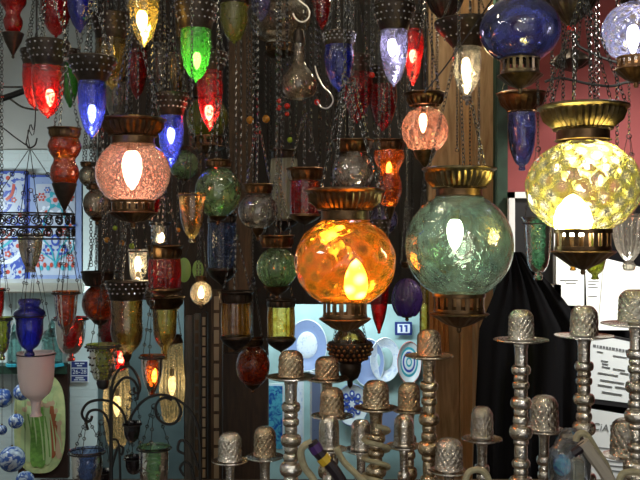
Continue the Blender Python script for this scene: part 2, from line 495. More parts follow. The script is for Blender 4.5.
NUDGE = []
def build_parts(root, parts, s, y0):
    """each part a mesh child of root; root sits at pixel height y0"""
    host = {}
    top_ = root
    for nme, mat, pr, o in parts:
        k = o.get('kind')
        root = host.get({'jewel_band': 'canopy', 'bulb_socket': 'bulb', 'collar': 'canopy'}.get(nme), top_)
        if k == 'gallery':
            r, yt, yb = pr
            bm = bmesh.new()
            h = yb - yt
            for (ra, ya, yb_) in ((1.04, yt, yt + h * .2), (1.0, yb - h * .22, yb)):
                lathe_bm([(x * s, (y0 - y) * s) for x, y in ((r * ra * .93, ya), (r * ra, ya), (r * ra * 1.02, (ya + yb_) / 2), (r * ra, yb_), (r * ra * .93, yb_), (r * ra * .93, ya))], 40, None, (0, 0, 0), bm)
            n = o['n']
            for i in range(n):
                a = 2 * PI * i / n
                q = box_bm(r * .94 * s, r * .995 * s, -r * .085 * s, r * .085 * s, (y0 - (yb - h * .15)) * s, (y0 - (yt + h * .15)) * s)
                bmesh.ops.rotate(q, verts=q.verts, cent=(0, 0, 0), matrix=Matrix.Rotation(a, 3, 'Z'))
                me = bpy.data.meshes.new('t'); q.to_mesh(me); q.free(); bm.from_mesh(me); bpy.data.meshes.remove(me)
            mk(nme, bm, mat, root)
        elif k == 'beads':
            bm = bmesh.new()
            for j, (r, y) in enumerate(pr):
                for i in range(o['n']):
                    a = 2 * PI * (i + .5 * (j % 2)) / o['n']
                    ball_bm((r * s * math.cos(a), r * s * math.sin(a), (y0 - y) * s), o['br'] * s, bm, 6, 4)
            mk(nme, bm, mat, root)
        else:
            prof = [(max(r, 0) * s, (y0 - y) * s) for r, y in pr]
            fl = o.get('flute'); seg = o.get('seg', 28)
            if o.get('rows'):   # flute only the given rows, the rims stay round
                bm = bmesh.new(); lo, hi = o['rows']; rings = []
                for q, (r, z) in enumerate(prof):
                    if r < 1e-5: rings.append([bm.verts.new((0, 0, z))]); continue
                    rings.append([bm.verts.new(((r * (1 + (fl[1] * math.cos(fl[0] * 2 * PI * i / seg) if lo <= q <= hi else 0))) * math.cos(2 * PI * i / seg),
                                                (r * (1 + (fl[1] * math.cos(fl[0] * 2 * PI * i / seg) if lo <= q <= hi else 0))) * math.sin(2 * PI * i / seg), z)) for i in range(seg)])
                for A, B in zip(rings, rings[1:]):
                    for i in range(seg):
                        j = (i + 1) % seg
                        if len(B) == 1: bm.faces.new((A[i], A[j], B[0]))
                        else: bm.faces.new((A[i], A[j], B[j], B[i]))
            else:
                bm = lathe_bm(prof, seg, fl)
            if o.get('dents'):
                nd, wd, dp = o['dents']; zc_ = (y0 - o['cy']) * s; R0 = max(v.co.xy.length for v in bm.verts)
                cs = []
                for q in range(nd):
                    zz = 1 - 2 * (q + .5) / nd; an = q * 2.399963
                    rr_ = math.sqrt(1 - zz * zz); cs.append(Vector((rr_ * math.cos(an), rr_ * math.sin(an), zz)))
                lay = bm.verts.layers.float.new('thickness')
                for v in bm.verts:
                    d_ = Vector((v.co.x, v.co.y, v.co.z - zc_)).normalized()
                    k_ = max(d_.dot(q) for q in cs); an = math.acos(min(1, k_)) / wd
                    v[lay] = min(1, an)
                    dent = max(0, 1 - an * an)
                    v.co -= d_ * dp * R0 * dent
            if o.get('dx'): bmesh.ops.translate(bm, verts=bm.verts, vec=(o['dx'] * s, 0, 0))
            host[nme] = mk(nme, bm, mat, root, 50 if (fl and not o.get('rows')) else 38)

def hang_chains(root, Y, y0, r, y, ap, n=3, mat='chain_metal', single=True, phase=.5, pitch=.0085, hook=True, beads=None, wires=False):
    s = Y / F
    zr = (y0 - y) * s; za = (y0 - y + ap) * s
    for i in range(n):
        a = 2 * PI * i / n + phase
        if wires:
            p0 = Vector((r * .98 * s * math.cos(a), r * .98 * s * math.sin(a), zr)); p1 = Vector((.004 * math.cos(a), .004 * math.sin(a), za))
            w_ = tube_bm([p0, p1], .0008, 4)
            d_ = (p1 - p0)
            for f_ in (.22, .5, .78):
                q_ = p0 + d_ * f_
                tube_bm([q_ + Vector((.0036 * math.cos(2 * PI * j / 8), 0, .0036 * math.sin(2 * PI * j / 8))) for j in range(8)], .0009, 4, w_, True)
            mk('hanging_wire', w_, mat, root)
            continue
        mk('chain', chain_bm((r * .93 * s * math.cos(a), r * .93 * s * math.sin(a), zr), (0.004 * math.cos(a), .004 * math.sin(a), za), pitch), mat, root, smooth=False)
    bm = bmesh.new()
    tube_bm([(.006 * math.cos(2 * PI * k / 12), 0, za + .006 * math.sin(2 * PI * k / 12)) for k in range(12)], .0013, 5, bm, True)
    mk('ring', bm, mat, root)
    zc = CEIL - root.location.z
    if single and zc > za + .03:
        mk('hanging_chain', chain_bm((0, 0, za + .006), (0, 0, zc - .03), pitch * 1.15), mat, root, smooth=False)
        mk('hook', tube_bm([(0.006 * math.sin(PI * 1.5 * k / 8), 0, zc - .028 + .006 * (1 - math.cos(PI * 1.5 * k / 8))) for k in range(9)] + [(0, 0, zc - .012), (0, 0, zc)], .0014, 5), mat, root)

def lamp(name, label, cat, cx, Y, parts, hang=None, n=3, group=None, fixed=False, phase=.5, pitch=.0085, ymin_=1.3):
    bx = boxes_of(cx, parts, hang)
    Y2 = Y
    if not fixed: Y2 = solve(Y, bx)
    else: PLACED.append((Y, bx))
    if abs(Y2 - Y) > .1: NUDGE.append((label, Y, round(Y2, 2)))
    y1 = max(b[3] for b in bx)
    root = empty(name, P(cx, y1, Y2), label, cat, group)
    build_parts(root, parts, Y2 / F, y1)
    if hang: hang_chains(root, Y2, y1, hang[0], hang[1], hang[2], n, phase=phase, pitch=pitch)
    return root, Y2, y1

# ------------------------------------------------------------------ the setting
YB = 4.4; YP = 3.75
def X(px, Y): return (px - 320) / F * Y
def Z(py, Y): return ZC + (240 - py) / F * Y
def slab(name, px0, px1, py0, py1, Y, th, mat, z0=None, z1=None, bev=0, st=True):
    """box whose front face is at depth Y"""
    bm = box_bm(X(px0, Y), X(px1, Y), Y, Y + th, Z(py1, Y) if z0 is None else z0, Z(py0, Y) if z1 is None else z1, bev=bev)
    o = mk(name, bm, mat, None, 30)
    if st: struct(o)
    return o

struct(mk('floor', box_bm(-2.3, 2.3, -1.2, 4.6, -.08, 0), 'floor_stone'))
struct(mk('wall_left', box_bm(-2.3, -2.2, -1.2, 4.6, 0, 2.9), 'plaster'))
struct(mk('wall_side', box_bm(2.2, 2.3, -1.2, 4.6, 0, 2.9), 'wood_dark'))
# plaster brick wall
m, nt, out = newmat('painted_brick')
p = N(nt, 'ShaderNodeBsdfPrincipled'); p.inputs['Roughness'].default_value = .7
p.inputs['Base Color'].default_value = (.60, .70, .70, 1)
tc = N(nt, 'ShaderNodeTexCoord'); mp = N(nt, 'ShaderNodeMapping'); mp.inputs['Rotation'].default_value = (PI / 2, 0, 0)
L(nt, tc.outputs['Object'], mp.inputs['Vector'])
br = N(nt, 'ShaderNodeTexBrick'); br.inputs['Scale'].default_value = 7; br.inputs['Mortar Size'].default_value = .03
L(nt, mp.outputs[0], br.inputs['Vector'])
rr = ramp(nt, br.outputs['Fac'], [(0, (1, 1, 1)), (1, (0, 0, 0))])
b = bump(nt, rr.outputs['Color'], .6, .006); L(nt, b.outputs['Normal'], p.inputs['Normal']); L(nt, p.outputs[0], out.inputs['Surface'])
M['painted_brick'] = m
struct(mk('wall_back', box_bm(-2.2, 2.2, YB, YB + .12, 0, 2.05), 'painted_brick'))
# vault: quarter-round cove from the wall top to the flat ceiling
bm = bmesh.new(); sect = []
for k in range(13):
    a = PI / 2 * k / 12
    sect.append((YB + .02 - 1.05 * (1 - math.cos(a)), 2.05 + .70 * math.sin(a)))
sect.append((-1.2, CEIL))
for (ya, za), (yb, zb) in zip(sect, sect[1:]):
    bm.faces.new([bm.verts.new(v) for v in ((-2.2, ya, za), (2.2, ya, za), (2.2, yb, zb), (-2.2, yb, zb))])
bmesh.ops.remove_doubles(bm, verts=bm.verts, dist=1e-4)
ext = bmesh.ops.extrude_face_region(bm, geom=list(bm.faces))
bmesh.ops.translate(bm, verts=[g for g in ext['geom'] if isinstance(g, bmesh.types.BMVert)], vec=(0, .03, .08))
struct(mk('ceiling', bm, 'vault', None, 50))

# dark wooden partition; left opening set low, wood replaces the unlit niche top
PX = lambda px: X(px, YP)
bm = bmesh.new()
ztop = 2.74
for x0, x1, z0, z1 in ((PX(98), PX(184), Z(300, YP), 2.66), (PX(184), PX(268), 0, 2.66), (PX(268), PX(438), Z(304, YP), 2.66), (PX(438), 2.2, 0, 2.66)):
    box_bm(x0, x1, YP, YP + .05, z0, z1, bm)
struct(mk('wall_partition', bm, 'wood_dark', None, 30))
# planks on the partition front, irregular widths
xx = PX(222); k = 0
bm = bmesh.new()
while xx < PX(438):
    w_ = .05 + .03 * random.random()
    box_bm(xx, xx + w_ - .004, YP - .012 - .008 * random.random(), YP, Z(304, YP), 2.6, bm, 0)
    xx += w_
struct(mk('wall_paneling', bm, 'wood_plank', None, 30))
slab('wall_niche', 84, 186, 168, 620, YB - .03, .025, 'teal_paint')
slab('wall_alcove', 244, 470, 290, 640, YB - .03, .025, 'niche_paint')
# tall posts
slab('column_brown', 228, 252, -60, 700, 3.6, .08, 'wood_mid', z0=0, z1=2.6, bev=.006)
slab('column_tan', 429, 462, 0, 0, 3.45, .09, 'wood_tan', z0=0, z1=2.6, bev=.012)
slab('column_orange', 461, 476, 0, 0, 3.42, .06, 'wood_orange', z0=0, z1=2.6, bev=.006)
slab('column_plank', 475, 500, 0, 0, 3.36, .07, 'wood_tan', z0=0, z1=2.6, bev=.01)
slab('trim_green', 496, 508, 0, 0, 2.74, .05, 'green_paint', z0=0, z1=2.7, bev=.004)
slab('trim_dark_panel', 223, 268, 354, 700, 3.1, .05, 'wood_dark', z0=0)  # added dark panel covering the post where the lower middle is black
# red cloth covered wall on the right
struct(mk('wall_right', box_bm(X(507, 2.75), 2.2, 2.75, 2.80, 0, 2.74), 'red_cloth'))
# ledge under the tiles
slab('trim_ledge', -60, 84, 283, 293, 3.92, YB - 3.92, 'white_trim', bev=.006)
slab('trim_counter', -60, 66, 366, 374, YB - .12, .12, 'green_paint')
slab('column_pale', 68, 97, 0, 0, YB - .05, .05, 'painted_brick', z0=0, z1=2.05)

# counter that carries the water pipes, below the picture
CT = .96
ct = empty('display_counter', (.3, 1.9, 0), 'dark wooden counter the silver water pipes stand on', 'counter')
ct['kind'] = 'structure'
def local(bm, root):
    bmesh.ops.translate(bm, verts=bm.verts, vec=-Vector(root.location)); return bm
mk('counter_top', local(box_bm(-.75, 1.25, 1.45, 2.36, CT - .04, CT, bev=.004), ct), 'counter_wood', ct)
mk('counter_front', local(box_bm(-.72, 1.22, 1.5, 2.3, 0, CT - .04), ct), 'wood_dark', ct)

# ------------------------------------------------------------------ tile panels
def flat(name, label, cat, Y, px0, px1, py0, py1, th, mat, group=None):
    c = P((px0 + px1) / 2, py1, Y)
    r = empty(name, (c.x, Y, c.z), label, cat, group)
    return r, c
def rect(name, root, px0, px1, py0, py1, Y, th, mat, bev=0):
    bm = box_bm(X(px0, Y), X(px1, Y), Y, Y + th, Z(py1, Y), Z(py0, Y), bev=bev)
    return mk(name, local(bm, root), mat, root, 30)
def disc_pts(cx, cy, r, n=10, rx=1, ph=0, petals=0, amp=0):
    return [(cx + r * rx * (1 + amp * math.cos(petals * a)) * math.cos(a + ph), cy + r * (1 + amp * math.cos(petals * a)) * math.sin(a + ph)) for a in (2 * PI * i / n for i in range(n))]
def paint(root, name, shapes, Y, mats, th=.0015):
    """painted motif: list of (outline in pixels, material index), each a hair in front of the last"""
    bm = bmesh.new()
    for i, (pts, mi) in enumerate(shapes):
        yo = Y - .0006 - .00008 * i
        poly_bm([(X(a, Y), Z(b, Y)) for a, b in pts], yo - th * .3, Y, bm, mi)
    return mk(name, local(bm, root), mats, root, smooth=False)
def stroke(pts, w):
    """ribbon outline along pixel polyline"""
    a, b = [], []
    for i in range(len(pts)):
        x0, y0 = pts[max(i - 1, 0)]; x1, y1 = pts[min(i + 1, len(pts) - 1)]
        d = math.hypot(x1 - x0, y1 - y0) or 1
        nx, ny = -(y1 - y0) / d * w / 2, (x1 - x0) / d * w / 2
        a.append((pts[i][0] + nx, pts[i][1] + ny)); b.append((pts[i][0] - nx, pts[i][1] - ny))
    return a + b[::-1]

YT = YB - .05
t, c = flat('tile_panel', 'blue and white floral tile panel with patterned border, right of the dark gap', 'tile panel', YT, 28, 82, 176, 284, .02, 'x')
rect('frame', t, 28, 83, 175, 284, YT, .02, 'glaze_blue')
rect('border', t, 30, 81.5, 177, 282, YT - .003, .01, 'tile_border')
rect('field', t, 36, 75, 184, 275, YT - .006, .01, 'tile_white')
sh = []
for sx in (-1, 1):
    for (fx, fy, r, mi) in ((0, 200, 8, 3), (9, 212, 6, 1), (14, 197, 4, 2), (8, 190, 3, 0), (15, 225, 5, 0), (8, 232, 4, 2), (15, 243, 4, 1), (7, 250, 5, 0), (15, 258, 3.5, 2)):
        if fx == 0 and sx < 0: continue
        sh.append((disc_pts(55.5 + sx * fx, fy, r, 24, 1, 0, 6, .25), mi)); sh.append((disc_pts(55.5 + sx * fx, fy, r * .6, 24, 1, .3, 6, .2), 4)); sh.append((disc_pts(55.5 + sx * fx, fy, r * .32, 10), 2))
    sh.append((stroke(catmull([(55.5, 268), (55.5 + sx * 4, 250), (55.5 + sx * 13, 236), (55.5 + sx * 9, 216), (55.5 + sx * 3, 204)], 5), 1.3), 3))
    sh.append((stroke(catmull([(55.5, 262), (55.5 + sx * 8, 256), (55.5 + sx * 17, 250), (55.5 + sx * 18, 238)], 5), 1.1), 3))
    for q in range(5):
        sh.append((disc_pts(55.5 + sx * (4 + 3.4 * q), 265 + (q % 2) * 3, 2.6, 10, .6, .4 * sx), (2, 3)[q % 2]))
sh.append((disc_pts(55.5, 240, 6, 20, .7), 0)); sh.append((disc_pts(55.5, 240, 3.5, 20, .7), 4))
paint(t, 'painted_flowers', sh, YT - .006, ['glaze_blue', 'tile_pale', 'glaze_red', 'glaze_teal', 'tile_white'])
t, c = flat('tile_panel', 'deep blue tile panel with swirling leaves cut by the picture edge', 'tile panel', YT, -30, 26, 171, 280, .02, 'x')
rect('frame', t, -32, 26.5, 171, 283, YT, .02, 'glaze_blue')
rect('field', t, -30, 24.5, 173, 281, YT - .004, .01, 'tile_field')
sh = []
for (a, mi, w) in (([(-4, 225), (4, 218), (14, 208), (20, 190), (16, 182)], 4, 6), ([(-5, 245), (4, 240), (13, 230), (16, 226)], 4, 7), ([(-5, 244), (5, 239), (14, 229)], 2, 2.2), ([(-6, 262), (6, 262), (16, 258), (22, 250)], 1, 4),
                   ([(6, 200), (12, 194), (14, 184)], 2, 3), ([(-4, 250), (4, 246), (12, 240)], 3, 2.4), ([(4, 185), (0, 195), (4, 207)], 4, 5)):
    sh.append((stroke(catmull(a, 5), w), mi))
for (x, y, r, mi) in ((8, 178, 5, 4), (20, 215, 5, 4), (4, 232, 4, 4), (18, 246, 5, 4), (8, 272, 5, 4), (20, 272, 4, 4), (14, 200, 2.5, 2), (8, 254, 3, 2), (20, 236, 2.4, 3)):
    sh.append((disc_pts(x, y, r, 24, 1, 0, 5, .25), mi)); sh.append((disc_pts(x, y, r * .45, 12), 2 if mi == 4 else 4))
paint(t, 'painted_leaves', sh, YT - .004, ['glaze_blue', 'tile_pale', 'glaze_red', 'glaze_teal', 'tile_white'])

# ------------------------------------------------------------------ oval picture of robed figures
YQ = 4.30
def lobe(cx, top, bot, w, mi): return (catmull([(cx - w * .35, top), (cx - w * .5, top + (bot - top) * .25), (cx - w * .75, bot), (cx + w * .75, bot), (cx + w * .5, top + (bot - top) * .25), (cx + w * .35, top)], 4), mi)
t, c = flat('wall_plaque', 'brown board with a yellow oval picture of green robed figures', 'picture', YQ, 8, 68, 365, 476, .02, 'x')
rect('board', t, 18, 68, 365, 478, YQ, .03, 'plaque_brown')
ov = []
for i in range(48):
    a = 2 * PI * i / 48
    ov.append((40 + 25.5 * math.copysign(abs(math.cos(a)) ** .8, math.cos(a)), 423 + 50 * math.copysign(abs(math.sin(a)) ** .62, math.sin(a))))
bm = poly_bm([(X(a, YQ), Z(b, YQ)) for a, b in ov], YQ - .008, YQ); mk('oval_panel', local(bm, t), 'plaque_yellow', t, 40)
sh = []
for i, (x, tp, bt, w, mi) in enumerate(((25, 412, 452, 6, 1), (55, 414, 450, 6, 2), (52, 406, 454, 5, 2), (30, 406, 458, 7, 1), (47, 408, 460, 6, 1), (35, 405, 462, 6, 0), (41, 407, 463, 6, 0), (59, 426, 456, 4, 3))):
    sh.append(lobe(x, tp, bt, w, mi))
    sh.append((stroke(catmull([(x - 2, tp + 8), (x + 1, (tp + bt) / 2), (x + 3, bt - 3)], 4), 1.3), 1 if mi != 1 else 0))
    sh.append((disc_pts(x, tp - 3, 3, 12), 3)); sh.append((stroke([(x - 2, tp - 5), (x, tp - 13)], 4), 1))
paint(t, 'painted_figures', sh, YQ - .008, ['robe_green', 'robe_light', 'robe_red', 'skin_paint'])

# ------------------------------------------------------------------ number signs
def text(name, s, px, py, Y, hpx, mat, root, align='CENTER'):
    cu = bpy.data.curves.new(name, 'FONT'); cu.body = s; cu.size = hpx / F * Y * 1.38; cu.align_x = align; cu.align_y = 'CENTER'
    cu.extrude = .0004
    tmp = bpy.data.objects.new('tmp', cu); COL.objects.link(tmp); bpy.context.view_layer.update()
    me = bpy.data.meshes.new_from_object(tmp.evaluated_get(bpy.context.evaluated_depsgraph_get()))
    bpy.data.objects.remove(tmp); bpy.data.curves.remove(cu); me.materials.clear(); me.materials.append(M[mat])
    o = bpy.data.objects.new(name, me); COL.objects.link(o)
    o.parent = root; o.rotation_euler = (PI / 2, 0, 0)
    o.location = P(px, py, Y) - Vector(root.location)
    return o
YS = 4.33
t, c = flat('wall_sign', 'small blue and white number sign on the pale wall strip', 'sign', YS, 71, 88, 361, 382, .01, 'x')
rect('plate', t, 70.5, 88.5, 360.5, 382.5, YS, .012, 'sign_white', .002)
sh = []
for (a0, a1, b0, b1) in ((71.5, 87.5, 361.5, 367.6), (71.5, 87.5, 368.6, 375.2), (71.5, 87.5, 376.2, 381.2)):
    sh.append(([(a0, b0), (a1, b0), (a1, b1), (a0, b1)], 0))
paint(t, 'blue_fields', sh, YS, ['sign_blue'])
text('number', '26-28', 79.5, 371.9, YS - .0025, 4.4, 'sign_white', t)
sh = [([(a, b), (a + w, b), (a + w, b + 1), (a, b + 1)], 0) for a, b, w in ((75, 363, 4), (80, 363, 4.5), (77, 365.2, 5), (75.5, 377.3, 8), (74, 379.3, 4), (79, 379.3, 6))]
paint(t, 'small_lines', sh, YS - .001, ['sign_white'])

YA = 4.33
t, c = flat('wall_sign', 'small white plaque with two blue strokes above the wall plates', 'sign', YA, 394, 413, 321, 335, .01, 'x')
rect('plate', t, 395, 412, 322, 335, YA, .012, 'sign_blue', .001)
rect('panel', t, 397.5, 410, 324, 333, YA - .002, .004, 'sign_white')
sh = [([(x - 1, 325.5), (x + 1, 325.5), (x + 1, 332), (x - 1, 332)], 0) for x in (401.5, 406.5)] + [([(x - 2.2, 325), (x + 1, 325), (x + 1, 326.8), (x - 2.2, 326.8)], 0) for x in (401.5, 406.5)]
paint(t, 'strokes', sh, YA - .002, ['ink_blue'])

# ------------------------------------------------------------------ wall plates in the lit alcove
def plate(label, px, py, rx, ry, Y, mats, name='wall_plate', motif=None, cat='plate'):
    r = ry / F * Y; q = P(px, py + ry, Y)
    t = empty(name, q, label, cat)
    sx = rx / ry
    def disc(nm, prof, mat):
        bm = lathe_bm(prof, 48)
        bmesh.ops.rotate(bm, verts=bm.verts, cent=(0, 0, 0), matrix=Matrix.Rotation(PI / 2, 3, 'X'))
        bmesh.ops.scale(bm, verts=bm.verts, vec=(sx, 1, 1)); bmesh.ops.translate(bm, verts=bm.verts, vec=(0, 0, r))
        return mk(nm, bm, mat, t, 50)
    disc('dish', [(0, .002), (r * .6, .002), (r * .68, .006), (r * .96, .022), (r, .024), (r, .020), (r * .7, -.002), (r * .5, -.004), (0, -.004)], mats[0])
    disc('rim', [(r * .965, .0235), (r * .98, .027), (r * 1.01, .0255), (r * 1.01, .02), (r * .965, .0205)], mats[1])
    if len(mats) > 2: disc('centre', [(0, .0065), (r * .3, .0065), (r * .5, .0045), (r * .52, .0025), (0, .0025)], mats[2])
    if motif:
        sh = motif(px, py)
        paint(t, 'painted_pattern', sh, Y - .008, ['glaze_blue', 'porcelain', 'glaze_teal'])
    return t
plate('pale oval plate on the bright wall, left of the red rimmed plate', 385, 359, 15, 22, 4.34, ['tile_pale', 'porcelain', 'niche_paint'])
plate('red rimmed round plate with white rings on the bright wall', 409, 362, 12, 21, 4.33, ['plate_ring', 'glaze_red', 'porcelain'], motif=lambda x, y: [(disc_pts(x, y, r, 32, .6), i) for r, i in ((18, 1), (15, 2), (12.5, 1), (10.5, 0), (8, 1), (5, 2), (3, 1))])
def star(px, py):
    sh = []
    for i in range(8):
        a = 2 * PI * i / 8
        sh.append((disc_pts(px + 8.5 * math.cos(a), py + 10.5 * math.sin(a), 3.4, 12, .8), 0)); sh.append((disc_pts(px + 8.5 * math.cos(a), py + 10.5 * math.sin(a), 1.6, 10, .8), 1))
    sh.append((disc_pts(px, py, 6.5, 36, .85, 0, 6, .32), 0)); sh.append((disc_pts(px, py, 3.2, 36, .85, 0, 6, .3), 1))
    return sh
plate('white plate with a dark blue star flower on the alcove wall', 352, 404, 16, 21, 4.34, ['porcelain', 'tile_border'], motif=star)
plate('blue bordered plate half hidden by the pierced bowl lamp', 368, 362, 16, 24, 4.345, ['tile_border', 'porcelain'])
plate('white plate with blue speckles at the left of the alcove', 307, 345, 20, 26, 4.345, ['tile_border', 'porcelain', 'tile_pale'])
t, c = flat('tile_panel', 'turquoise blue tile leaning at the left end of the alcove', 'tile', 4.1, 268, 286, 385, 440, .02, 'x')
rect('frame', t, 267, 284, 384, 450, 4.1, .02, 'porcelain'); rect('field', t, 268.5, 282.5, 386, 449, 4.096, .008, 'blue_tile')
t, c = flat('tile_panel', 'upright blue and white border tile behind the silver cups', 'tile', 4.0, 312, 330, 380, 450, .02, 'x')
rect('frame', t, 310, 322, 372, 450, 4.0, .02, 'porcelain'); rect('field', t, 312, 320.5, 374, 449, 3.996, .008, 'tile_border')
t, c = flat('tile_panel', 'speckled tall tile beside the left edge of the bright alcove', 'tile', 4.2, 288, 306, 370, 450, .02, 'x')
rect('frame', t, 289, 304, 366, 450, 4.2, .02, 'porcelain'); rect('field', t, 290.5, 302.5, 368, 449, 4.196, .008, 'twotone_leaf' if 'twotone_leaf' in M else 'tile_pale')
t, c = flat('tile_panel', 'wide blue and white tile low in the alcove right half', 'tile', 4.2, 380, 400, 400, 450, .02, 'x')
rect('frame', t, 378, 400, 408, 450, 4.2, .02, 'porcelain'); rect('field', t, 380, 398, 410, 449, 4.196, .008, 'tile_border')

# ------------------------------------------------------------------ inlaid boards and posts left of centre
def board(label, px0, px1, py0, py1, Y, mat, inlay, n, w0, w1, group=None):
    t, c = flat('inlaid_board', label, 'inlaid board', Y, px0, px1, py0, py1, .03, 'x')
    bm = box_bm(X(px0, Y), X(px1, Y), Y, Y + .04, 0, Z(py0, Y), bev=.003); mk('board', local(bm, t), mat, t, 30)
    bm = bmesh.new()
    z1 = Z(py0 + 3, Y); z0 = .42; h = (z1 - z0) / n
    for i in range(n):
        box_bm(X(w0, Y), X(w1, Y), Y - .003, Y, z0 + i * h, z0 + i * h + h * .8, bm)
    mk('inlay_strip', local(bm, t), inlay, t, 30)
    return t
board('grey carved board with a single pale strip, left of the row', 185, 192.5, 316, 480, 3.3, 'wood_grey', 'wood_grey', 3, 187, 190.5)
board('narrow grey board between two darker inlaid boards', 193.5, 200, 314, 480, 3.28, 'wood_grey', 'wood_mid', 18, 195, 198.5)
board('black board with chequered inlay squares', 200.8, 207, 312, 480, 3.26, 'wood_dark', 'bone_inlay', 24, 202.5, 205.5)
board('brown board with square bone inlay panels down its front', 211, 222, 290, 480, 3.22, 'wood_mid', 'bone_inlay', 16, 214, 219)

# ------------------------------------------------------------------ right wall: frames, papers, black cloth
YR = 2.70
t, c = flat('picture_frame', 'empty looking white picture frame behind the green tulip cup', 'frame', YR, 509, 560, 193, 290, .02, 'x')
bm = bmesh.new()
for a in ((509, 515, 192, 290), (509, 560, 192, 198), (554, 560, 192, 290), (509, 560, 284, 290)):
    box_bm(X(a[0], YR), X(a[1], YR), YR, YR + .025, Z(a[3], YR), Z(a[2], YR), bm)
mk('frame', local(bm, t), 'frame_white', t, 30)
rect('backing', t, 514, 555, 197, 285, YR + .012, .01, 'frame_black')
def sheet(label, pts, Y, mat='paper', lines=(), cat='paper', tilt=0, name='hanging_sheet', words=None):
    q = P(sum(a for a, b in pts) / len(pts), max(b for a, b in pts), Y)
    t = empty(name, q, label, cat)
    bm = poly_bm([(X(a, Y), Z(b, Y)) for a, b in pts], Y - .0015, Y + .0005); mk('sheet', local(bm, t), mat, t, smooth=False)
    if lines: paint(t, 'printed_lines', [([(a, b), (a + w, b + tilt * w), (a + w, b + h + tilt * w), (a, b + h)], 0) for a, b, w, h in lines], Y - .0015, ['ink'])
    return t
sheet('white paper left of the bracket stem, pinned under the yellow globe', [(556, 228), (600, 233), (600, 262), (584, 262), (584, 306), (561, 305), (561, 285), (556, 284)], 2.66, lines=[(560, 280, 18, .7), (566, 283, 10, .6)])
sheet('narrow white paper with faint print between two bigger sheets', [(585, 262), (603, 264), (600, 322), (587, 320)], 2.655, lines=[(588, 281, 11, .6), (588, 284, 8, .6), (588, 287, 10, .6), (588, 296, 9, .6)])
sheet('large white tilted paper right of the yellow lamp tip', [(604, 258), (640, 267), (640, 330), (598, 330)], 2.65)
YC = 2.6
t, c = flat('certificate', 'framed grey certificate with printed heading behind the right silver pipes', 'certificate', YC, 590, 640, 338, 410, .02, 'x')
bm = poly_bm([(X(a, YC), Z(b, YC)) for a, b in ((588, 331), (660, 345), (660, 412), (588, 403))], YC, YC + .02); mk('frame', local(bm, t), 'frame_black', t, 30)
bm = poly_bm([(X(a, YC), Z(b, YC)) for a, b in ((590, 333.5), (660, 348), (660, 407), (590, 398))], YC - .003, YC + .004); mk('sheet', local(bm, t), 'paper_grey', t, 30)
sh = []
xx_ = 593
for w in (3, 1.6, 2.6, 2, 2.4, 1.8, 3, 2.2, 2.6, 2, 2.8, 2.2):
    y_ = 345.5 + (xx_ - 593) * .16
    sh.append(([(xx_, y_ - 1.2), (xx_ + w, y_ - 1.2 + w * .16), (xx_ + w, y_ + 1.4 + w * .16), (xx_, y_ + 1.4)], 0)); xx_ += w + .9
for (a, b, w) in ((597, 351, 6), (613, 355, 14), (601, 360, 7), (602, 363, 6), (602, 366, 8), (613, 368, 12), (598, 372, 20), (620, 372, 9), (600, 379, 24), (598, 384, 14), (615, 386, 16), (602, 391, 20)):
    sh.append(([(a, b), (a + w, b + w * .16), (a + w, b + .8 + w * .16), (a, b + .8)], 0))
paint(t, 'printed_lines', sh, YC - .003, ['ink'])
YL = 2.5
t = sheet('grey printed sheet with large capital letters below the certificate', [(586, 408), (660, 420), (660, 500), (586, 500)], YL, 'paper_grey', name='hanging_sheet')
o = text('lettering', 'CiATLA', 610, 429, YL - .003, 7.5, 'ink', t); o.rotation_euler = (PI / 2, math.radians(9), 0)
paint(t, 'printed_lines', [([(a, b), (a + w, b + .1 * w), (a + w, b + 1 + .1 * w), (a, b + 1)], 0) for a, b, w in ((598, 447, 26), (606, 460, 16), (610, 465, 14), (612, 470, 14))], YL - .0015, ['ink'])
# black hanging cloth with folds
def cloth(name, label, cat, outline_l, outline_r, y0, y1, Y, mat, folds=7, amp=.02):
    bm = bmesh.new(); rows = []; nr, ncol = 24, 40
    for i in range(nr + 1):
        t_ = i / nr; y = y0 + (y1 - y0) * t_
        def at(o):
            for (ya, xa), (yb, xb) in zip(o, o[1:]):
                if ya <= y <= yb: return xa + (xb - xa) * (y - ya) / (yb - ya)
            return o[-1][1]
        xl, xr = at(outline_l), at(outline_r); row = []
        for j in range(ncol + 1):
            u = j / ncol
            q = P(xl + (xr - xl) * u, y, Y)
            d = amp * (math.sin(u * folds * 2 * PI + 1.2 * math.sin(t_ * 3)) + .5 * math.sin(u * folds * 3.7 * PI + 2 + t_ * 2)) * (.4 + .6 * t_)
            row.append((q.x, Y + d, q.z))
        rows.append(row)
    f = [[bm.verts.new(v) for v in r] for r in rows]; b = [[bm.verts.new((v[0], v[1] + .006, v[2])) for v in r] for r in rows]
    for i in range(nr):
        for j in range(ncol):
            bm.faces.new((f[i][j], f[i][j + 1], f[i + 1][j + 1], f[i + 1][j])); bm.faces.new((b[i][j], b[i + 1][j], b[i + 1][j + 1], b[i][j + 1]))
    for j in range(ncol):
        bm.faces.new((f[0][j], b[0][j], b[0][j + 1], f[0][j + 1])); bm.faces.new((f[nr][j], f[nr][j + 1], b[nr][j + 1], b[nr][j]))
    for i in range(nr):
        bm.faces.new((f[i][0], f[i + 1][0], b[i + 1][0], b[i][0])); bm.faces.new((f[i][ncol], b[i][ncol], b[i + 1][ncol], f[i + 1][ncol]))
    o = mk(name, bm, mat, None, 60); tag(o, label, cat); return o
cloth('hanging_cloth', 'black cloth hanging in folds behind the silver water pipes', 'cloth', [(252, 507), (280, 500), (330, 480), (600, 468)], [(252, 522), (290, 556), (330, 588), (600, 594)], 252, 560, 2.46, 'black_cloth', 4, .016)
slab('trim_panel', 512, 660, 205, 700, 2.73, .015, 'black_cloth')
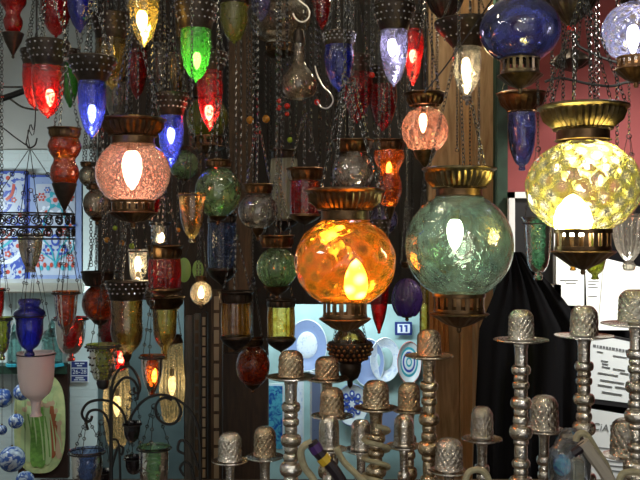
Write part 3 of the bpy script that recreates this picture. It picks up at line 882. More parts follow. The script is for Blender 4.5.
cloth('orange_curtain', 'strip of orange cloth beside the tan post under the teal globe', 'curtain', [(270, 430), (360, 430)], [(270, 446), (360, 450)], 270, 352, 3.36, 'orange_cloth', 4, .006)

# cables along the vault and on the right
def cable(label, pts, r, mat, name='cable', cat='cable', k=6):
    bm = tube_bm(catmull([tuple(P(*p)) for p in pts], k), r, 6); o = mk(name, bm, mat); tag(o, label, cat); return o
cable('thick dark rod slanting along the grey vault', [(-20, 106, 3.3), (10, 96, 3.3), (34, 87, 3.3)], .012, 'iron', 'rod', 'rod')
cable('thin grey cable running level across the vault above the rod', [(-20, 86, 3.35), (8, 87, 3.35), (36, 87, 3.3)], .004, 'wood_grey')
cable('slack grey cable sagging below the rod on the vault', [(-20, 90, 3.4), (6, 97, 3.4), (22, 107, 3.38), (38, 110, 3.35)], .004, 'wood_grey')
cable('long thin wire running down from the left to the chandelier hook', [(-20, 116, 2.3), (0, 126, 2.3), (16, 138, 2.3), (29, 147, 2.3)], .0018, 'iron', 'hanging_wire', 'wire')
cable('dark cable looping across the red wall above the yellow globe', [(545, 82, 2.2), (560, 78, 2.2), (590, 84, 2.2), (612, 86, 2.18), (630, 82, 2.18), (660, 84, 2.18)], .0035, 'iron')
cable('black wire curving from the ceiling over the red wall', [(576, 34, 2.5), (578, 45, 2.5), (592, 53, 2.5), (612, 61, 2.5), (640, 66, 2.5)], .004, 'iron', 'hanging_wire', 'wire')
cable('straight thin wire crossing the tan post to the pink ribbed globe', [(424, 93, 2.05), (445, 67, 2.05), (470, 32, 2.05), (492, 0, 2.05), (510, -28, 2.05)], .0018, 'iron', 'hanging_wire', 'wire')

# ------------------------------------------------------------------ big globe lamps
GL = 'big mosque globes in the front row'
lamp('globe_lamp', 'large dimpled yellow glass globe lamp, lit, in front of the red wall', 'lamp', 583, 1.55,
     canopy(45, 106, 26, 131, 'brass', 40) + collar(26, 131, 141) + globe(187, 57, 48, 141, 231, 'g_yellow', None, (150, .16, .035)) + gallery(27, 229, 251, 275)
     + bulb(-10, 218, 19, 44, 'bulb_big'), (45, 107, 110), 6)
lamp('globe_lamp', 'large sea green glass globe lamp, lit, above the black cloth', 'lamp', 459, 1.68,
     canopy(37, 168, 24, 189, 'brass', 36) + collar(23, 189, 197) + globe(246, 54, 54, 196, 295, 'g_teal') + gallery(25, 293, 313, 333)
     + bulb(-4, 233, 8, 32, 'bulb_front', False), (36, 169, 120), 3)
lamp('globe_lamp', 'large orange glass globe lamp, lit, in the middle of the display', 'lamp', 345, 1.72,
     canopy(40, 189, 25, 211, 'copper', 36) + collar(24, 211, 221) + globe(262, 51, 46, 220, 302, 'g_orange', None, (120, .18, .014)) + gallery(22, 298, 318, 337, 'copper')
     + bulb(11, 282, 12, 42  , 'bulb_front'), (39, 190, 110), 3, phase=.2)
lamp('globe_lamp', 'large rose crackle glass globe lamp with bright bulb at left', 'lamp', 133, 1.85,
     canopy(33, 119, 21, 137, 'bronze', 32) + collar(21, 137, 145) + globe(173, 37, 34, 145, 202, 'g_pink') + gallery(21, 200, 212, 228, 'bronze')
     + bulb(-1, 168, 10, 40, 'bulb_front', False), (32, 120, 100), 3)
lamp('globe_lamp', 'large unlit deep blue glass globe at the top', 'lamp', 520, 1.78,
     canopy(30, -42, 18, -22, 'brass', 30) + collar(17, -22, -6) + globe(30, 40, 34, -6, 60, 'g_blue') + gallery(19, 57, 75, 94, 'brass'), (29, -42, 60), 3)
lamp('globe_lamp', 'pale blue dimpled globe lamp, lit, in the top right corner', 'lamp', 636, 1.72,
     canopy(26, -30, 16, -14, 'brass', 30) + collar(15, -14, 2) + globe(32, 34, 31, 2, 59, 'g_paleblue', None, (170, .15, .035)) + gallery(18, 57, 69, 88, 'copper') + bulb(-3, 38, 6, 30, 'bulb_front', False), (25, -30, 60), 3)
lamp('globe_lamp', 'pink ribbed glass globe lamp, lit, before the tan post', 'lamp', 425, 2.15,
     canopy(21, 93, 14, 106, 'bronze', 24) + globe(130, 23, 24, 106, 152, 'g_rose', (16, .03)) + tip(11, 150, 172, 'brass', 2.2) + bulb(-2, 122, 4, 20, 'bulb_warm', False), (20, 94, 80), 3)

# ------------------------------------------------------------------ hanging jewelled tulip lamps, lit ones first
def tul(label, cx, Y, bt, g, gm, bl=None, hang=None, bm_='bulb_warm', beads=None, extra=None, mat='dark_metal', name='tulip_lamp', nub=1.6, n=3, belly=1.03):
    rt, yt, rb, yb = bt
    parts = band(rt, yt, rb, yb, mat, beads) + bullet(g[0], yb - 1, g[1], gm, nub, belly)
    if bl: parts = parts + bulb(bl[0], bl[1], bl[2], bl[3], bm_, False)
    if extra: parts = parts + extra
    return lamp(name, label, 'lamp', cx, Y, parts, hang or (rt, yt, 55), n)
tul('bright red bullet lamp, lit, hanging highest at the left', 48, 1.95, (21, 42, 14, 68), (15.5, 119), 'g_red', (2, 97, 4.5, 18))
tul('blue bullet lamp, lit, with a wide studded cap next to the red one', 92, 1.82, (24, 58, 13.5, 82), (13.5, 139), 'g_cobalt', (0, 113, 4.2, 19), bm_='bulb_white')
tul('golden yellow bullet lamp, brightly lit, at the top', 144, 1.9, (20, -42, 15, -20), (15, 48), 'g_yellowamber', (-2, 20, 5.5, 22), hang=(20, -42, 40))
tul('bright green knobbly bullet lamp, lit, under a studded cap', 196, 2.0, (21, 4, 15, 30), (15, 83), 'g_green', (1, 60, 4.2, 18))
tul('glowing red bullet lamp overlapping the green one', 210, 2.2, (17, 53, 12, 72), (12.5, 131), 'g_red', (-1, 112, 4.5, 16))
tul('dark blue bullet lamp, lit, right of the rose globe', 171, 2.15, (17, 94, 12, 116), (12, 168), 'g_cobalt', (0, 135, 4, 17), bm_='bulb_white')
tul('pale lilac bullet lamp, lit, in the upper middle', 394, 2.05, (21, 6, 13.5, 31), (13.5, 87), 'g_lilac', (-2, 47, 4.5, 18), bm_='bulb_white')
tul('slim glowing red lamp touching the lilac lamp', 413, 2.45, (11, 16, 8.5, 31), (9.5, 86), 'g_red', (0, 56, 4, 14), belly=1.15)
tul('clear glass lamp with a long bright bulb and a wide studded cap', 467, 2.2, (32, 22, 14, 48), (14, 98), 'g_clear', (-1, 70, 4.2, 28), extra=tip(5, 96, 106, 'bead_clear', 2), beads='bead_clear')
tul('unlit cobalt tulip lamp left of the lilac lamp', 339, 2.0, (16, 33, 14, 46), (14, 92), 'g_cobalt', belly=1.08)
tul('dark red tulip lamp below the cobalt one', 357, 2.75, (14, 56, 12, 74), (14, 124), 'g_darkred', belly=1.2)
tul('dark red ribbed tulip lamp right of its twin', 383, 2.85, (15, 68, 12, 86), (13, 132), 'g_darkred', belly=1.1)
tul('small red lamp half hidden behind the leftmost lit red lamp', 35, 2.35, (14, 50, 11, 66), (12, 110), 'g_red', (0, 92, 3, 12))
tul('amber glass lamp with studded cap behind the blue bullet lamp', 112, 2.2, (20, 15, 15, 41), (16, 90), 'g_yellowamber')
tul('blue lamp cut off by the top edge, near the left', 80, 2.05, (15, -35, 12, -15), (12.5, 33), 'g_cobalt')
tul('red lamp with studded lower band at the top left', 56, 2.15, (20, -30, 17, -12), (15, 38), 'g_red')
tul('olive amber cone lamp at the top, left of the brown post', 234, 2.35, (18, -14, 14, 5), (14, 44), 'g_olive')
tul('thin bronze glass lamp beside the green bullet lamp', 183, 2.45, (10, -8, 7, 8), (8, 62), 'g_amber')
tul('long red lamp hanging behind the orange globe', 379, 2.3, (11, 220, 9, 240), (11, 334), 'g_red', hang=(11, 220, 50), belly=1.1)
tul('clear ribbed lamp low between the red lamps at the upper left', 116, 2.75, (12, 68, 10, 82), (11, 122), 'g_clear')
tul('red glass lamp hanging behind the golden yellow one', 137, 2.7, (12, 36, 10, 50), (10, 100), 'g_red')
tul('narrow green lamp between the red and the blue bullet lamps', 70, 2.6, (10, 50, 8, 64), (8.5, 108), 'g_green')
tul('clear narrow lamp above the dark blue bullet lamp', 160, 2.75, (9, 30, 7, 44), (8, 96), 'g_clear')
tul('slender amber lamp in front of the niche top', 176, 3.0, (8, 38, 6.5, 52), (7, 104), 'g_amber')
tul('lavender tulip lamp at the top beside the olive cone', 261, 2.6, (12, -30, 10, -14), (10, 22), 'g_lilac')
tul('deep red lamp at the top above the cobalt tulip', 322, 2.5, (11, -30, 9, -12), (9, 30), 'g_darkred')

# ------------------------------------------------------------------ wavy double-bulge lamps
def wavy(label, cx, Y, prof, gm, cap, tp, hang, bl=None, tmat='bronze'):
    parts = canopy(*cap, fl=20) + shade(prof, gm) + tip(tp[0], tp[1], tp[2], tmat)
    if bl: parts = parts + bulb(*bl)
    return lamp('wavy_lamp', label, 'lamp', cx, Y, parts, hang)
wavy('orange double bulge lamp with long dark point, hanging before the tiles', 64.5, 1.95, [(13, 137), (16.5, 146), (14, 154), (10.5, 160), (13.5, 168), (14, 176), (11, 184)], 'g_amberred', (17, 128, 13, 138), (11.5, 183, 214), (16, 129, 60), None, 'dark_metal')
wavy('small red waisted lamp with pointed dark base in the top left corner', 13, 2.1, [(12, -8), (13, 2), (9, 9), (7, 14), (9.5, 21), (8, 29), (5, 33)], 'g_red', (14, -18, 12, -8), (10, 33, 59), (13, -18, 40), None, 'dark_metal')
wavy('orange red waisted lamp between the clear globe and the pink globe', 389, 2.35, [(14, 150), (15.5, 158), (12, 166), (9.5, 172), (12, 180), (13, 190), (10, 201), (6, 207)], 'g_amberred', (17, 140, 13, 151), (6, 206, 226), (16, 141, 70), (0, 168, 3, 12))

# ------------------------------------------------------------------ smaller globes
def small(label, cx, Y, cap, gl, gm, tp, hang=None, bl=None, flute=None, name='globe_lamp', mat='bronze', gal=None):
    parts = canopy(*cap, mat=mat, fl=22) + globe(gl[0], gl[1], gl[2], cap[3] - 1, gl[3], gm, flute)
    parts += gallery(*gal, mat=mat, n=12) if gal else tip(tp[0], tp[1], tp[2], mat, 2)
    if bl: parts += bulb(*bl)
    return lamp(name, label, 'lamp', cx, Y, parts, hang or (cap[0] * .96, cap[1] + 1, 60))
small('clear unlit glass globe lamp above the orange globe', 353, 2.1, (21, 140, 14, 153), (172, 21, 21, 191), 'g_clear', (9, 190, 200))
small('clear glass globe with copper foot beside the brown post', 258, 2.3, (16, 184, 12, 194), (211, 20, 19, 229), 'g_clear', (6, 228, 242), mat='copper')
small('soft green ribbed globe lamp below the clear one', 277, 2.25, (18, 235, 13, 248), (268, 20, 21, 288), 'g_softgreen', (12, 286, 300), flute=(18, .025), mat='copper')
small('pale green globe lamp with a wire band around its middle', 218, 2.1, (14, 160, 11, 168), (192, 23, 26, 217), 'g_softgreen', (9, 216, 226))
small('yellow green knobbly globe under the glowing red bullet', 207, 2.6, (15, 84, 13, 98), (118, 21, 22, 138), 'g_olive', None, gal=(15, 136, 146, 158))
small('small brown glass globe at the edge of the tile panel', 97, 2.3, (10, 184, 8, 190), (204, 14, 15, 218), 'g_smoke', (6, 217, 226))
small('small dark globe hidden above the brown one', 88, 2.55, (8, 162, 6, 167), (176, 9.5, 10, 185), 'g_smoke', (4, 184, 190))
small('red orange glass globe hanging under a flat dark canopy', 100, 2.62, (19, 271, 13, 286), (303, 18, 19, 321), 'g_amberred', (8, 319, 330), mat='dark_metal')
small('jewelled pierced ball lamp with clear drops', 201, 2.5, (6, 276, 5, 281), (293, 11, 12, 304), 'g_smoke', (4, 303, 309), mat='copper', bl=(0, 293, 3, 12))
small('grey glass globe with bronze base at the top beside the hook', 279, 2.75, (24, -16, 20, -2), (18, 32, 26, 42), 'g_smoke', None, gal=(13, 44, 52, 62))
small('amber onion shaped lamp low beside the inlaid boards', 253, 2.7, (11, 338, 8, 346), (366, 17, 21, 384), 'g_amberred', (8, 383, 394))
small('dark green little globe left of the pale green one', 184, 2.5, (8, 146, 6, 151), (165, 15, 15, 179), 'g_softgreen', (5, 178, 186), mat='dark_metal')
small('purple embossed glass ball below the sea green globe', 407, 2.6, (7, 262, 5, 268), (299, 15, 21, 316), 'g_purple', (6, 315, 322), flute=(10, .05))
small('faint clear globe behind the orange waisted lamp', 384, 2.85, (10, 198, 8, 206), (220, 14, 15, 234), 'g_lilac', (5, 233, 240))

lamp('reflection_tube', 'slender golden tube standing in for an amber reflection beside the red lamp', 'lamp', 424, 2.9,  # added tube imitates a tall amber reflection
     canopy(6, 232, 4.4, 238, 'brass', 12) + [('glass_shade', 'g_yellowamber', [(4.4, 237), (4.6, 260), (4.6, 330), (3.5, 342), (0, 344)], {})], (6, 232, 50))
# jar on a white hook
r_, Y_, y_ = lamp('onion_lamp', 'onion shaped clear jar lamp hanging from a white hook', 'lamp', 299, 2.25,
     shade([(5, 40), (5.5, 58), (8, 66), (14, 74), (18, 83), (16, 93), (9, 99), (0, 100)], 'g_smoke') + [('neck', 'dark_metal', [(3, 29), (5, 31), (6, 40), (5.4, 44)], {})], None)
PLACED[-1] = (Y_, boxes_of(299, [('a', 'b', [(18, -600), (18, 100)], {})], None))
s_ = Y_ / F
hk = catmull([tuple(Vector(((x - 299) * s_, 0, (y_ - yy) * s_))) for x, yy in ((293, -6), (300, 1), (308, 8), (309, 17), (303, 22), (296, 19), (293, 13))], 5)
mk('hook', tube_bm([v for v in hk], .0022, 6), 'steel_wire', r_)
mk('hanging_chain', chain_bm((-6 * s_, 0, (y_ + 6) * s_), (-6 * s_, 0, CEIL - r_.location.z), .009), 'chain_metal', r_, smooth=False)
for sx in (-1, 1): mk('wire', tube_bm(catmull([(sx * 8 * s_, 0, (y_ - 64) * s_), (sx * 7 * s_, 0, (y_ - 48) * s_), (sx * 3 * s_, 0, (y_ - 36) * s_), (sx * .5 * s_, 0, (y_ - 23) * s_)], 4), .0009, 5), 'dark_metal', r_)

# ------------------------------------------------------------------ cylinder lanterns
def lantern(label, cx, Y, cap, r, y0, y1, gm, base, hang=None, mat='bronze', bl=None, barrel=1.05):
    parts = canopy(*cap, mat=mat, fl=20) + shade([(r, y0), (r * barrel, y0 + (y1 - y0) * .3), (r * barrel, y0 + (y1 - y0) * .7), (r, y1)], gm, (14, .025))
    parts += [('base', mat, [(r * .8, y1 - .5), (r * 1.12, y1), (r * 1.15, y1 + 2), (r * .9, y1 + (base - y1) * .45), (r * .5, y1 + (base - y1) * .7), (2.2, base - 2), (0, base)], {})]
    if bl: parts += bulb(*bl)
    return lamp('lantern', label, 'lantern', cx, Y, parts, hang or (cap[0] * .96, cap[1] + 1, 55))
lantern('ruby glass lantern under the small lit votive, left of the boards', 164.5, 2.3, (19, 245, 14, 259), 15.5, 259, 288, 'g_red', 298)
lantern('ruby cylinder lantern left of the orange globe canopy', 305, 2.35, (19, 168, 14, 181), 14, 181, 214, 'g_darkred', 226, mat='copper')
lantern('steel blue cylinder lantern under the pale green globe', 222, 2.75, (15, 214, 13, 223), 13.5, 223, 268, 'g_steelblue', 286, mat='dark_metal')
lantern('amber cylinder lantern with dark cap beside the brown post', 236, 2.4, (18, 291, 14, 303), 14, 303, 336, 'g_amber', 352, mat='dark_metal')
lantern('olive amber cylinder lantern under the green ribbed globe', 281, 2.55, (15, 299, 12.5, 307), 13, 307, 338, 'g_yellowamber', 353, mat='dark_metal')
lantern('cream glass lantern, pale and plain, behind the ruby cylinder', 284, 2.8, (14, 150, 11, 159), 13, 159, 219, 'g_cream', 232, mat='dark_metal')

# ------------------------------------------------------------------ bell lamps, pierced bowl
lamp('bell_lamp', 'clear bell lamp with amber bottom under a pierced dark canopy', 'lamp', 127, 2.1,
     band(21, 281, 16, 300) + shade([(16, 299), (15.5, 318), (16, 332), (13, 344), (6, 352), (4, 355)], 'g_amber') + tip(4.5, 354, 368, 'dark_metal', 3), (20, 282, 60))
lamp('bell_lamp', 'amber bell lamp hanging below the ruby lantern', 'lamp', 165, 2.2,
     canopy(20, 296, 13, 309, 'bronze', 22) + shade([(12.5, 308), (12, 325), (10.5, 338), (5, 347), (2.2, 352), (2.4, 358), (0, 361)], 'g_yellowamber'), (19, 297, 55))
lamp('bell_lamp', 'dark red bell lamp half hidden behind the clear one', 'lamp', 111, 2.75,
     canopy(18, 298, 12, 310, 'dark_metal', 20) + shade([(11.5, 309), (13, 322), (11, 338), (4, 350), (0, 353)], 'g_darkred'), (17, 299, 55))
lamp('bowl_lamp', 'pierced dark bowl lamp with amber top under the orange globe', 'lamp', 350, 2.1,
     shade([(6, 326), (12, 331), (15.5, 337), (17, 343)], 'g_amber') + [('jewel_band', 'bronze', [(21.6, 345), (21.8, 349), (20, 353.5), (17, 358)], dict(kind='beads', n=22, br=1.9))]
     + [('bowl', 'dark_metal', [(17, 342), (22, 342), (22.4, 344), (21, 351), (17, 358), (11, 363), (11.5, 366), (10.5, 372), (8, 378), (3, 381), (2.4, 386), (0, 389)], {})], (21, 343, 70))

# ------------------------------------------------------------------ votive cups
def votive(label, cx, Y, pts, gm, hang, bl=None, rim=None, name='hanging_cup', fl=None, fixed=False, ceil=True, n=3, extra=None, wire=True):
    parts = shade(pts, gm, fl, 'cup') + (extra or [])
    if bl: parts += bulb(*bl)
    ww = None
    if wire:
        rr, ry = rim or (pts[0][0] * 1.02, pts[0][1] + 2.5)
        parts += [('wire_ring', 'iron', [(rr * .99, ry - .7), (rr * 1.05, ry - .4), (rr * 1.05, ry + .4), (rr * .99, ry + .7)], {})]
    else: rr, ry = hang[0], hang[1]
    bx = boxes_of(cx, parts, (rr, ry, hang[2]) if ceil else None)
    Y2 = solve(Y, bx) if not fixed else Y
    if fixed: PLACED.append((Y, bx))
    y1 = max(b[3] for b in bx)
    root = empty(name, P(cx, y1, Y2), label, 'cup')
    build_parts(root, parts, Y2 / F, y1)
    hang_chains(root, Y2, y1, rr, ry, hang[2], n, single=ceil, pitch=.0075, wires=True)
    return root, Y2, y1
cup = lambda r, y0, y1, foot=4.5: [(r * 1.12, y0), (r * 1.0, y0 + (y1 - y0) * .10), (r * .96, y0 + (y1 - y0) * .35), (r * .82, y0 + (y1 - y0) * .62), (r * .5, y0 + (y1 - y0) * .80), (foot * .65, y1 - 6), (foot, y1 - 3), (foot * .9, y1), (0, y1)]
votive('blue glass cup with wide rim hanging above the frosted cup', 29.5, 2.22, [(10, 299), (11.5, 302), (9.5, 307), (14.5, 311), (15.5, 315), (13.5, 320), (13, 333), (9, 345), (3.4, 350), (4.8, 353), (4.6, 356), (0, 356)], 'g_cobalt', (14, 0, 66), ceil=False, rim=(15.5, 316), fixed=True)
votive('amber glass cup with flared rim overlapping a dark red cup', 66, 2.18, [(13.5, 291), (11.5, 297), (10.5, 310), (8.5, 322), (4.5, 330), (2.6, 334), (0, 336)], 'g_amberred', (12, 0, 60), ceil=False, fl=(12, .03), fixed=True)
votive('dark red glass cup with small foot under the amber cup', 70.5, 2.42, cup(15, 317, 361), 'g_darkred', (14, 0, 85), ceil=False, fixed=True)
votive('frosted pinkish white glass goblet in front of the oval picture', 36, 2.52, [(18.5, 352), (18, 366), (17, 380), (14, 392), (8, 398), (5, 402), (4.5, 412), (6, 416), (0, 416)], 'g_frosted', (18, 0, 100), ceil=False, rim=(18.7, 354), fixed=True)
votive('smoky clear ribbed cup hanging inside the chandelier ring', 30.5, 2.3, [(13, 233), (11.5, 240), (10.5, 250), (7.5, 261), (4.5, 268), (5, 272), (0, 272)], 'g_smoke', (12, 0, 45), ceil=False, fl=(12, .04), fixed=True)
votive('red orange cup cut by the left edge, above the lime cup', 0, 2.8, cup(5, 288, 320, 2.5), 'g_red', (5, 0, 60))
votive('lime green cup cut by the left edge', 2, 2.2, cup(9, 317, 360, 3), 'g_olive', (9, 0, 60))
votive('tiny clear votive cup, lit, below the rose globe', 138, 2.35, [(10, 249), (9, 254), (8.8, 266), (7, 277), (3, 282), (0, 283)], 'g_clear', (10, 0, 50), (0, 264, 3.2, 16))
votive('tiny clear votive cup, lit, standing over the ruby lantern', 160, 2.6, [(11, 222), (9, 227), (8.5, 236), (7, 244), (0, 246)], 'g_clear', (11, 0, 60), (2, 239, 3, 12))
votive('green cup in dark wire mesh hanging beside the number sign', 103, 2.05, [(17, 344), (13.5, 350), (13, 362), (10, 376), (7, 380), (0, 381)], 'g_olive', (16, 0, 60), extra=[('mesh_band', 'iron', [(15, 350), (13.8, 357), (13, 364), (11.5, 371)], dict(kind='beads', n=14, br=1.1)), ('finial', 'iron', [(6, 379), (6.5, 383), (5, 388), (0, 390)], {})])
votive('orange red tulip cup, lit, hanging over the iron scrolls', 152, 2.1, [(12.5, 355), (10.5, 360), (10, 372), (7.5, 384), (4, 391), (3, 396), (0, 398)], 'g_amberred', (12, 0, 55), (3, 376, 3.2, 14))
votive('green glass tulip cup with brass rim beside the white frame', 538, 2.15, [(17, 217), (14, 222), (13.5, 228), (12.5, 245), (10.5, 262), (6.5, 271), (3, 273), (4.5, 276), (3.6, 280), (0, 280)], 'g_seagreen', (16, 0, 75), rim=(15, 224))
votive('blue tulip cup with brass canopy behind the deep blue globe', 522, 2.3, [(13, 112), (14, 128), (12, 148), (7, 162), (3, 166), (3.5, 170), (0, 171)], 'g_blue', (22, 0, 70), extra=canopy(25, 93, 13, 113, 'copper', 24), rim=(23, 95))
votive('clear fluted crystal cup cut by the right edge', 629, 2.2, [(19, 214), (16.5, 226), (13, 245), (7, 257), (4, 261), (6, 265), (5, 270), (0, 271)], 'g_clear', (18, 0, 80), fl=(16, .05))
votive('olive yellow cup peeking out behind the yellow globe finial', 595, 2.3, [(13, 228), (12, 240), (11, 257), (8, 270), (3, 275), (4, 279), (0, 280)], 'g_olive', (12, 0, 70))
votive('small amber cup peeking out left of the yellow globe finial', 573, 2.42, [(8, 236), (7.5, 250), (5, 264), (2.5, 267), (3.2, 270), (0, 271)], 'g_amber', (8, 0, 70))
votive('amber tulip cup hanging left of the pale green globe', 192, 2.35, [(14, 193), (12.5, 205), (11, 220), (7, 233), (3, 238), (3.5, 242), (0, 243)], 'g_amber', (14, 0, 60))
votive('rosy cup sliver hanging behind the rose globe bottom right', 153, 2.5, [(8, 196), (7.5, 205), (5, 213), (2, 216), (0, 217)], 'g_red', (8, 0, 60))
votive('plain red oval lamp glowing behind the mesh cup', 121, 2.45, [(4, 344), (7.5, 350), (8, 360), (6, 368), (0, 371)], 'g_red', (4, 0, 50), (0, 358, 3, 12), wire=True)

# ------------------------------------------------------------------ iron ring chandelier
YH = 2.3; sh_ = YH / F; R_ = 43 * sh_
rt = empty('ring_chandelier', P(30, 240, YH), 'black iron ring chandelier of scrolls hanging before the tile panels', 'chandelier')
zt, zb = 26 * sh_, 1 * sh_
for nm, z in (('top_ring', zt), ('bottom_ring', zb), ('middle_ring', 13 * sh_)):
    mk(nm, tube_bm([(R_ * math.cos(2 * PI * k / 40), R_ * math.sin(2 * PI * k / 40), z) for k in range(40)], .0022, 6, None, True), 'iron', rt)
bm = bmesh.new()
for k in range(22):
    a0 = 2 * PI * k / 22
    for (zc, rr) in ((19.5 * sh_, 5.4 * sh_), (7 * sh_, 4.8 * sh_)):
        pts = []
        for q in range(15):
            t_ = q / 14 * 3.4 * PI; r2 = rr * (1 - .72 * q / 14)
            da = r2 * math.cos(t_ + .5) / R_
            pts.append((R_ * math.cos(a0 + da), R_ * math.sin(a0 + da), zc + r2 * math.sin(t_ + .5)))
        tube_bm(pts, .002, 4, bm)
mk('scrollwork', bm, 'iron', rt)
for k in range(4):
    a = 2 * PI * k / 4 + .12
    p0 = Vector((R_ * math.cos(a), R_ * math.sin(a), zt)); p1 = Vector((.004 * math.cos(a), .004 * math.sin(a), 90 * sh_))
    ch = mk('chain', tube_bm([p0, p1], .0011, 5), 'iron', rt)
    for f_ in (.3, .62): mk('link_ring', tube_bm([p0.lerp(p1, f_) + Vector((.0055 * math.cos(2 * PI * j / 10), 0, .0055 * math.sin(2 * PI * j / 10))) for j in range(10)], .0012, 4, None, True), 'iron', ch)
mk('hook', tube_bm(catmull([tuple(Vector(((x - 30) * sh_, 0, (240 - y) * sh_))) for x, y in ((30, 150), (27, 146), (26, 143), (29, 148), (35, 145), (37, 138))][2:], 5), .0022, 6), 'iron', rt)
zc_ = CEIL - rt.location.z
mk('hanging_wire', tube_bm(catmull([(-4 * sh_, 0, 97 * sh_), (0, 0, 115 * sh_), (6 * sh_, 0, 140 * sh_), (8 * sh_, 0, zc_)], 6), .0016, 5), 'iron', rt)
mk('hanging_wire', tube_bm(catmull([(0, 0, 91 * sh_), (-2 * sh_, 0, 110 * sh_), (6 * sh_, 0, 135 * sh_), (4 * sh_, 0, zc_)], 6), .0013, 5), 'iron', rt)
PLACED.append((YH, [(-14, 74, 205, 242, 43), (20, 40, -600, 150, 8)]))

# ------------------------------------------------------------------ iron scroll candle stand
YI = 2.0; si = YI / F
st = empty('candle_stand', P(111, 620, YI), 'tall black iron scroll stand holding hanging candle cups at lower left', 'candle stand')
o_ = Vector(st.location)
def arm(pts, r=.0032, nm='scroll_arm'):
    mk(nm, tube_bm(catmull([tuple(P(x, y, YI) - o_) for x, y in pts], 6), r, 6), 'iron', st)
z0_ = -o_.z
mk('pole', tube_bm([(0, 0, z0_ + .01), (0, 0, (620 - 386) * si)], .0045, 8), 'iron', st)
mk('foot', lathe_bm([(0, z0_ + .02), (.05, z0_ + .018), (.13, z0_ + .006), (.13, z0_), (0, z0_)], 28), 'iron', st)
arm([(111, 392), (114, 378), (121, 368), (130, 367), (137, 376), (140, 387), (138, 393), (134, 392), (134, 387)])
arm([(111, 402), (115, 388), (124, 378), (133, 380), (138, 390), (137, 400)])
arm([(127, 432), (124, 415), (114, 403), (100, 400), (88, 403), (82, 412), (84, 419), (90, 421), (92, 416)])
arm([(111, 432), (106, 416), (98, 410), (89, 412), (86, 421), (88, 430)])
arm([(126, 432), (132, 415), (142, 402), (156, 395), (172, 397), (188, 408), (197, 424), (200, 445), (200, 500)])
arm([(176, 399), (181, 411), (176, 422), (166, 424), (157, 417), (156, 405), (163, 398), (172, 400)])
arm([(199, 470), (194, 455), (188, 443), (180, 441), (178, 450), (184, 454)])
arm([(111, 470), (116, 452), (119, 446), (123, 448), (122, 454), (119, 454)])
arm([(198, 500), (192, 470), (186, 462), (180, 468), (184, 476)])
arm([(111, 440), (118, 442), (120, 470), (120, 520), (111, 525)], .0028, 'side_bar')
arm([(111, 528), (150, 516), (180, 516), (200, 500)], .0028, 'side_bar')
PLACED.append((YI, [(80, 203, 366, 620, 4)]))
def hungcup(label, cx, y0, y1, r, gm, apex, dY=0):
    return votive(label, cx, YI + dY, [(r * 1.1, y0), (r, y0 + 3), (r * .95, y0 + (y1 - y0) * .5), (r * .7, y0 + (y1 - y0) * .85), (r * .3, y1), (0, y1)], gm, (r, 0, apex), ceil=False, fixed=True)
hungcup('navy glass cup hanging from the left iron scroll', 87, 450, 492, 16, 'g_steelblue', 32)
hungcup('black glass cup hanging from the top iron scroll', 132, 422, 442, 8.5, 'g_black', 32)
hungcup('large green glass cup hanging from the right iron scroll', 154, 446, 500, 15, 'g_softgreen', 42, .0)
hungcup('small black bowl hanging low beside the iron pole', 101, 470, 490, 9, 'g_black', 50, .06)
hungcup('dark cup hanging beneath the black one on the iron stand', 134, 456, 474, 9, 'g_black', 30, .05)
# golden ribbed pendants in the niche behind, inner bulbs added for glow
lamp('ribbed_pendant', 'pale gold ribbed glass pendant glowing in the niche, left one', 'lamp', 117, 3.35,
     shade([(9, 352), (11, 372), (13.5, 400), (12, 425), (8, 445), (0, 449)], 'g_goldrib', (20, .05)) + canopy(10, 346, 9, 353) + bulb(0, 405, 4, 22, 'pendant_glow', False), (10, 347, 60))
lamp('ribbed_pendant', 'pale gold ribbed glass pendant in the niche, beside the grey board', 'lamp', 172, 3.4,
     shade([(10, 342), (11, 360), (12.5, 385), (11, 405), (8, 420), (0, 424)], 'g_goldrib', (20, .05)) + canopy(10, 335, 10, 343) + bulb(0, 385, 4, 22, 'pendant_glow', False), (10, 336, 60))

# ------------------------------------------------------------------ blue and white ornament balls
for x, y, r, lab in ((3, 398, 9.5, 'patterned blue and white ball at the left edge, upper'), (22, 392, 8.5, 'patterned blue and white ball touching the frosted goblet stem'), (16, 421, 7.5, 'small pale blue patterned ball in the middle of the cluster'),
                     (12, 459, 13, 'largest blue and white patterned ball, low at the left'), (25, 480, 9, 'blue and white ball at the bottom edge under the largest'), (2, 430, 5, 'tiny blue and white ball cut by the left edge')):
    bx = boxes_of(x, [('a', 'b', [(r, y - r), (r, y + r)], {})], None) + [(x - 2, x + 2, -600, y - r, 2)]
    Yb = {3: 4.2, 22: 4.2, 16: 4.07, 12: 4.0, 25: 4.11, 2: 4.11}[x]; s = Yb / F
    rt = empty('ornament_ball', P(x, y + r, Yb), lab, 'ornament', 'blue patterned balls')
    mk('ball', ball_bm((0, 0, r * s), r * s, None, 28, 16), 'ball_blue', rt)
    mk('cap', lathe_bm([(0, 2 * r * s + .006), (.004, 2 * r * s + .005), (.006, 2 * r * s - .002)], 12), 'brass', rt)
    mk('cord', tube_bm([(0, 0, 2 * r * s + .004), (0, 0, Z(293, 3.92) - rt.location.z)], .0012, 5), 'iron', rt)
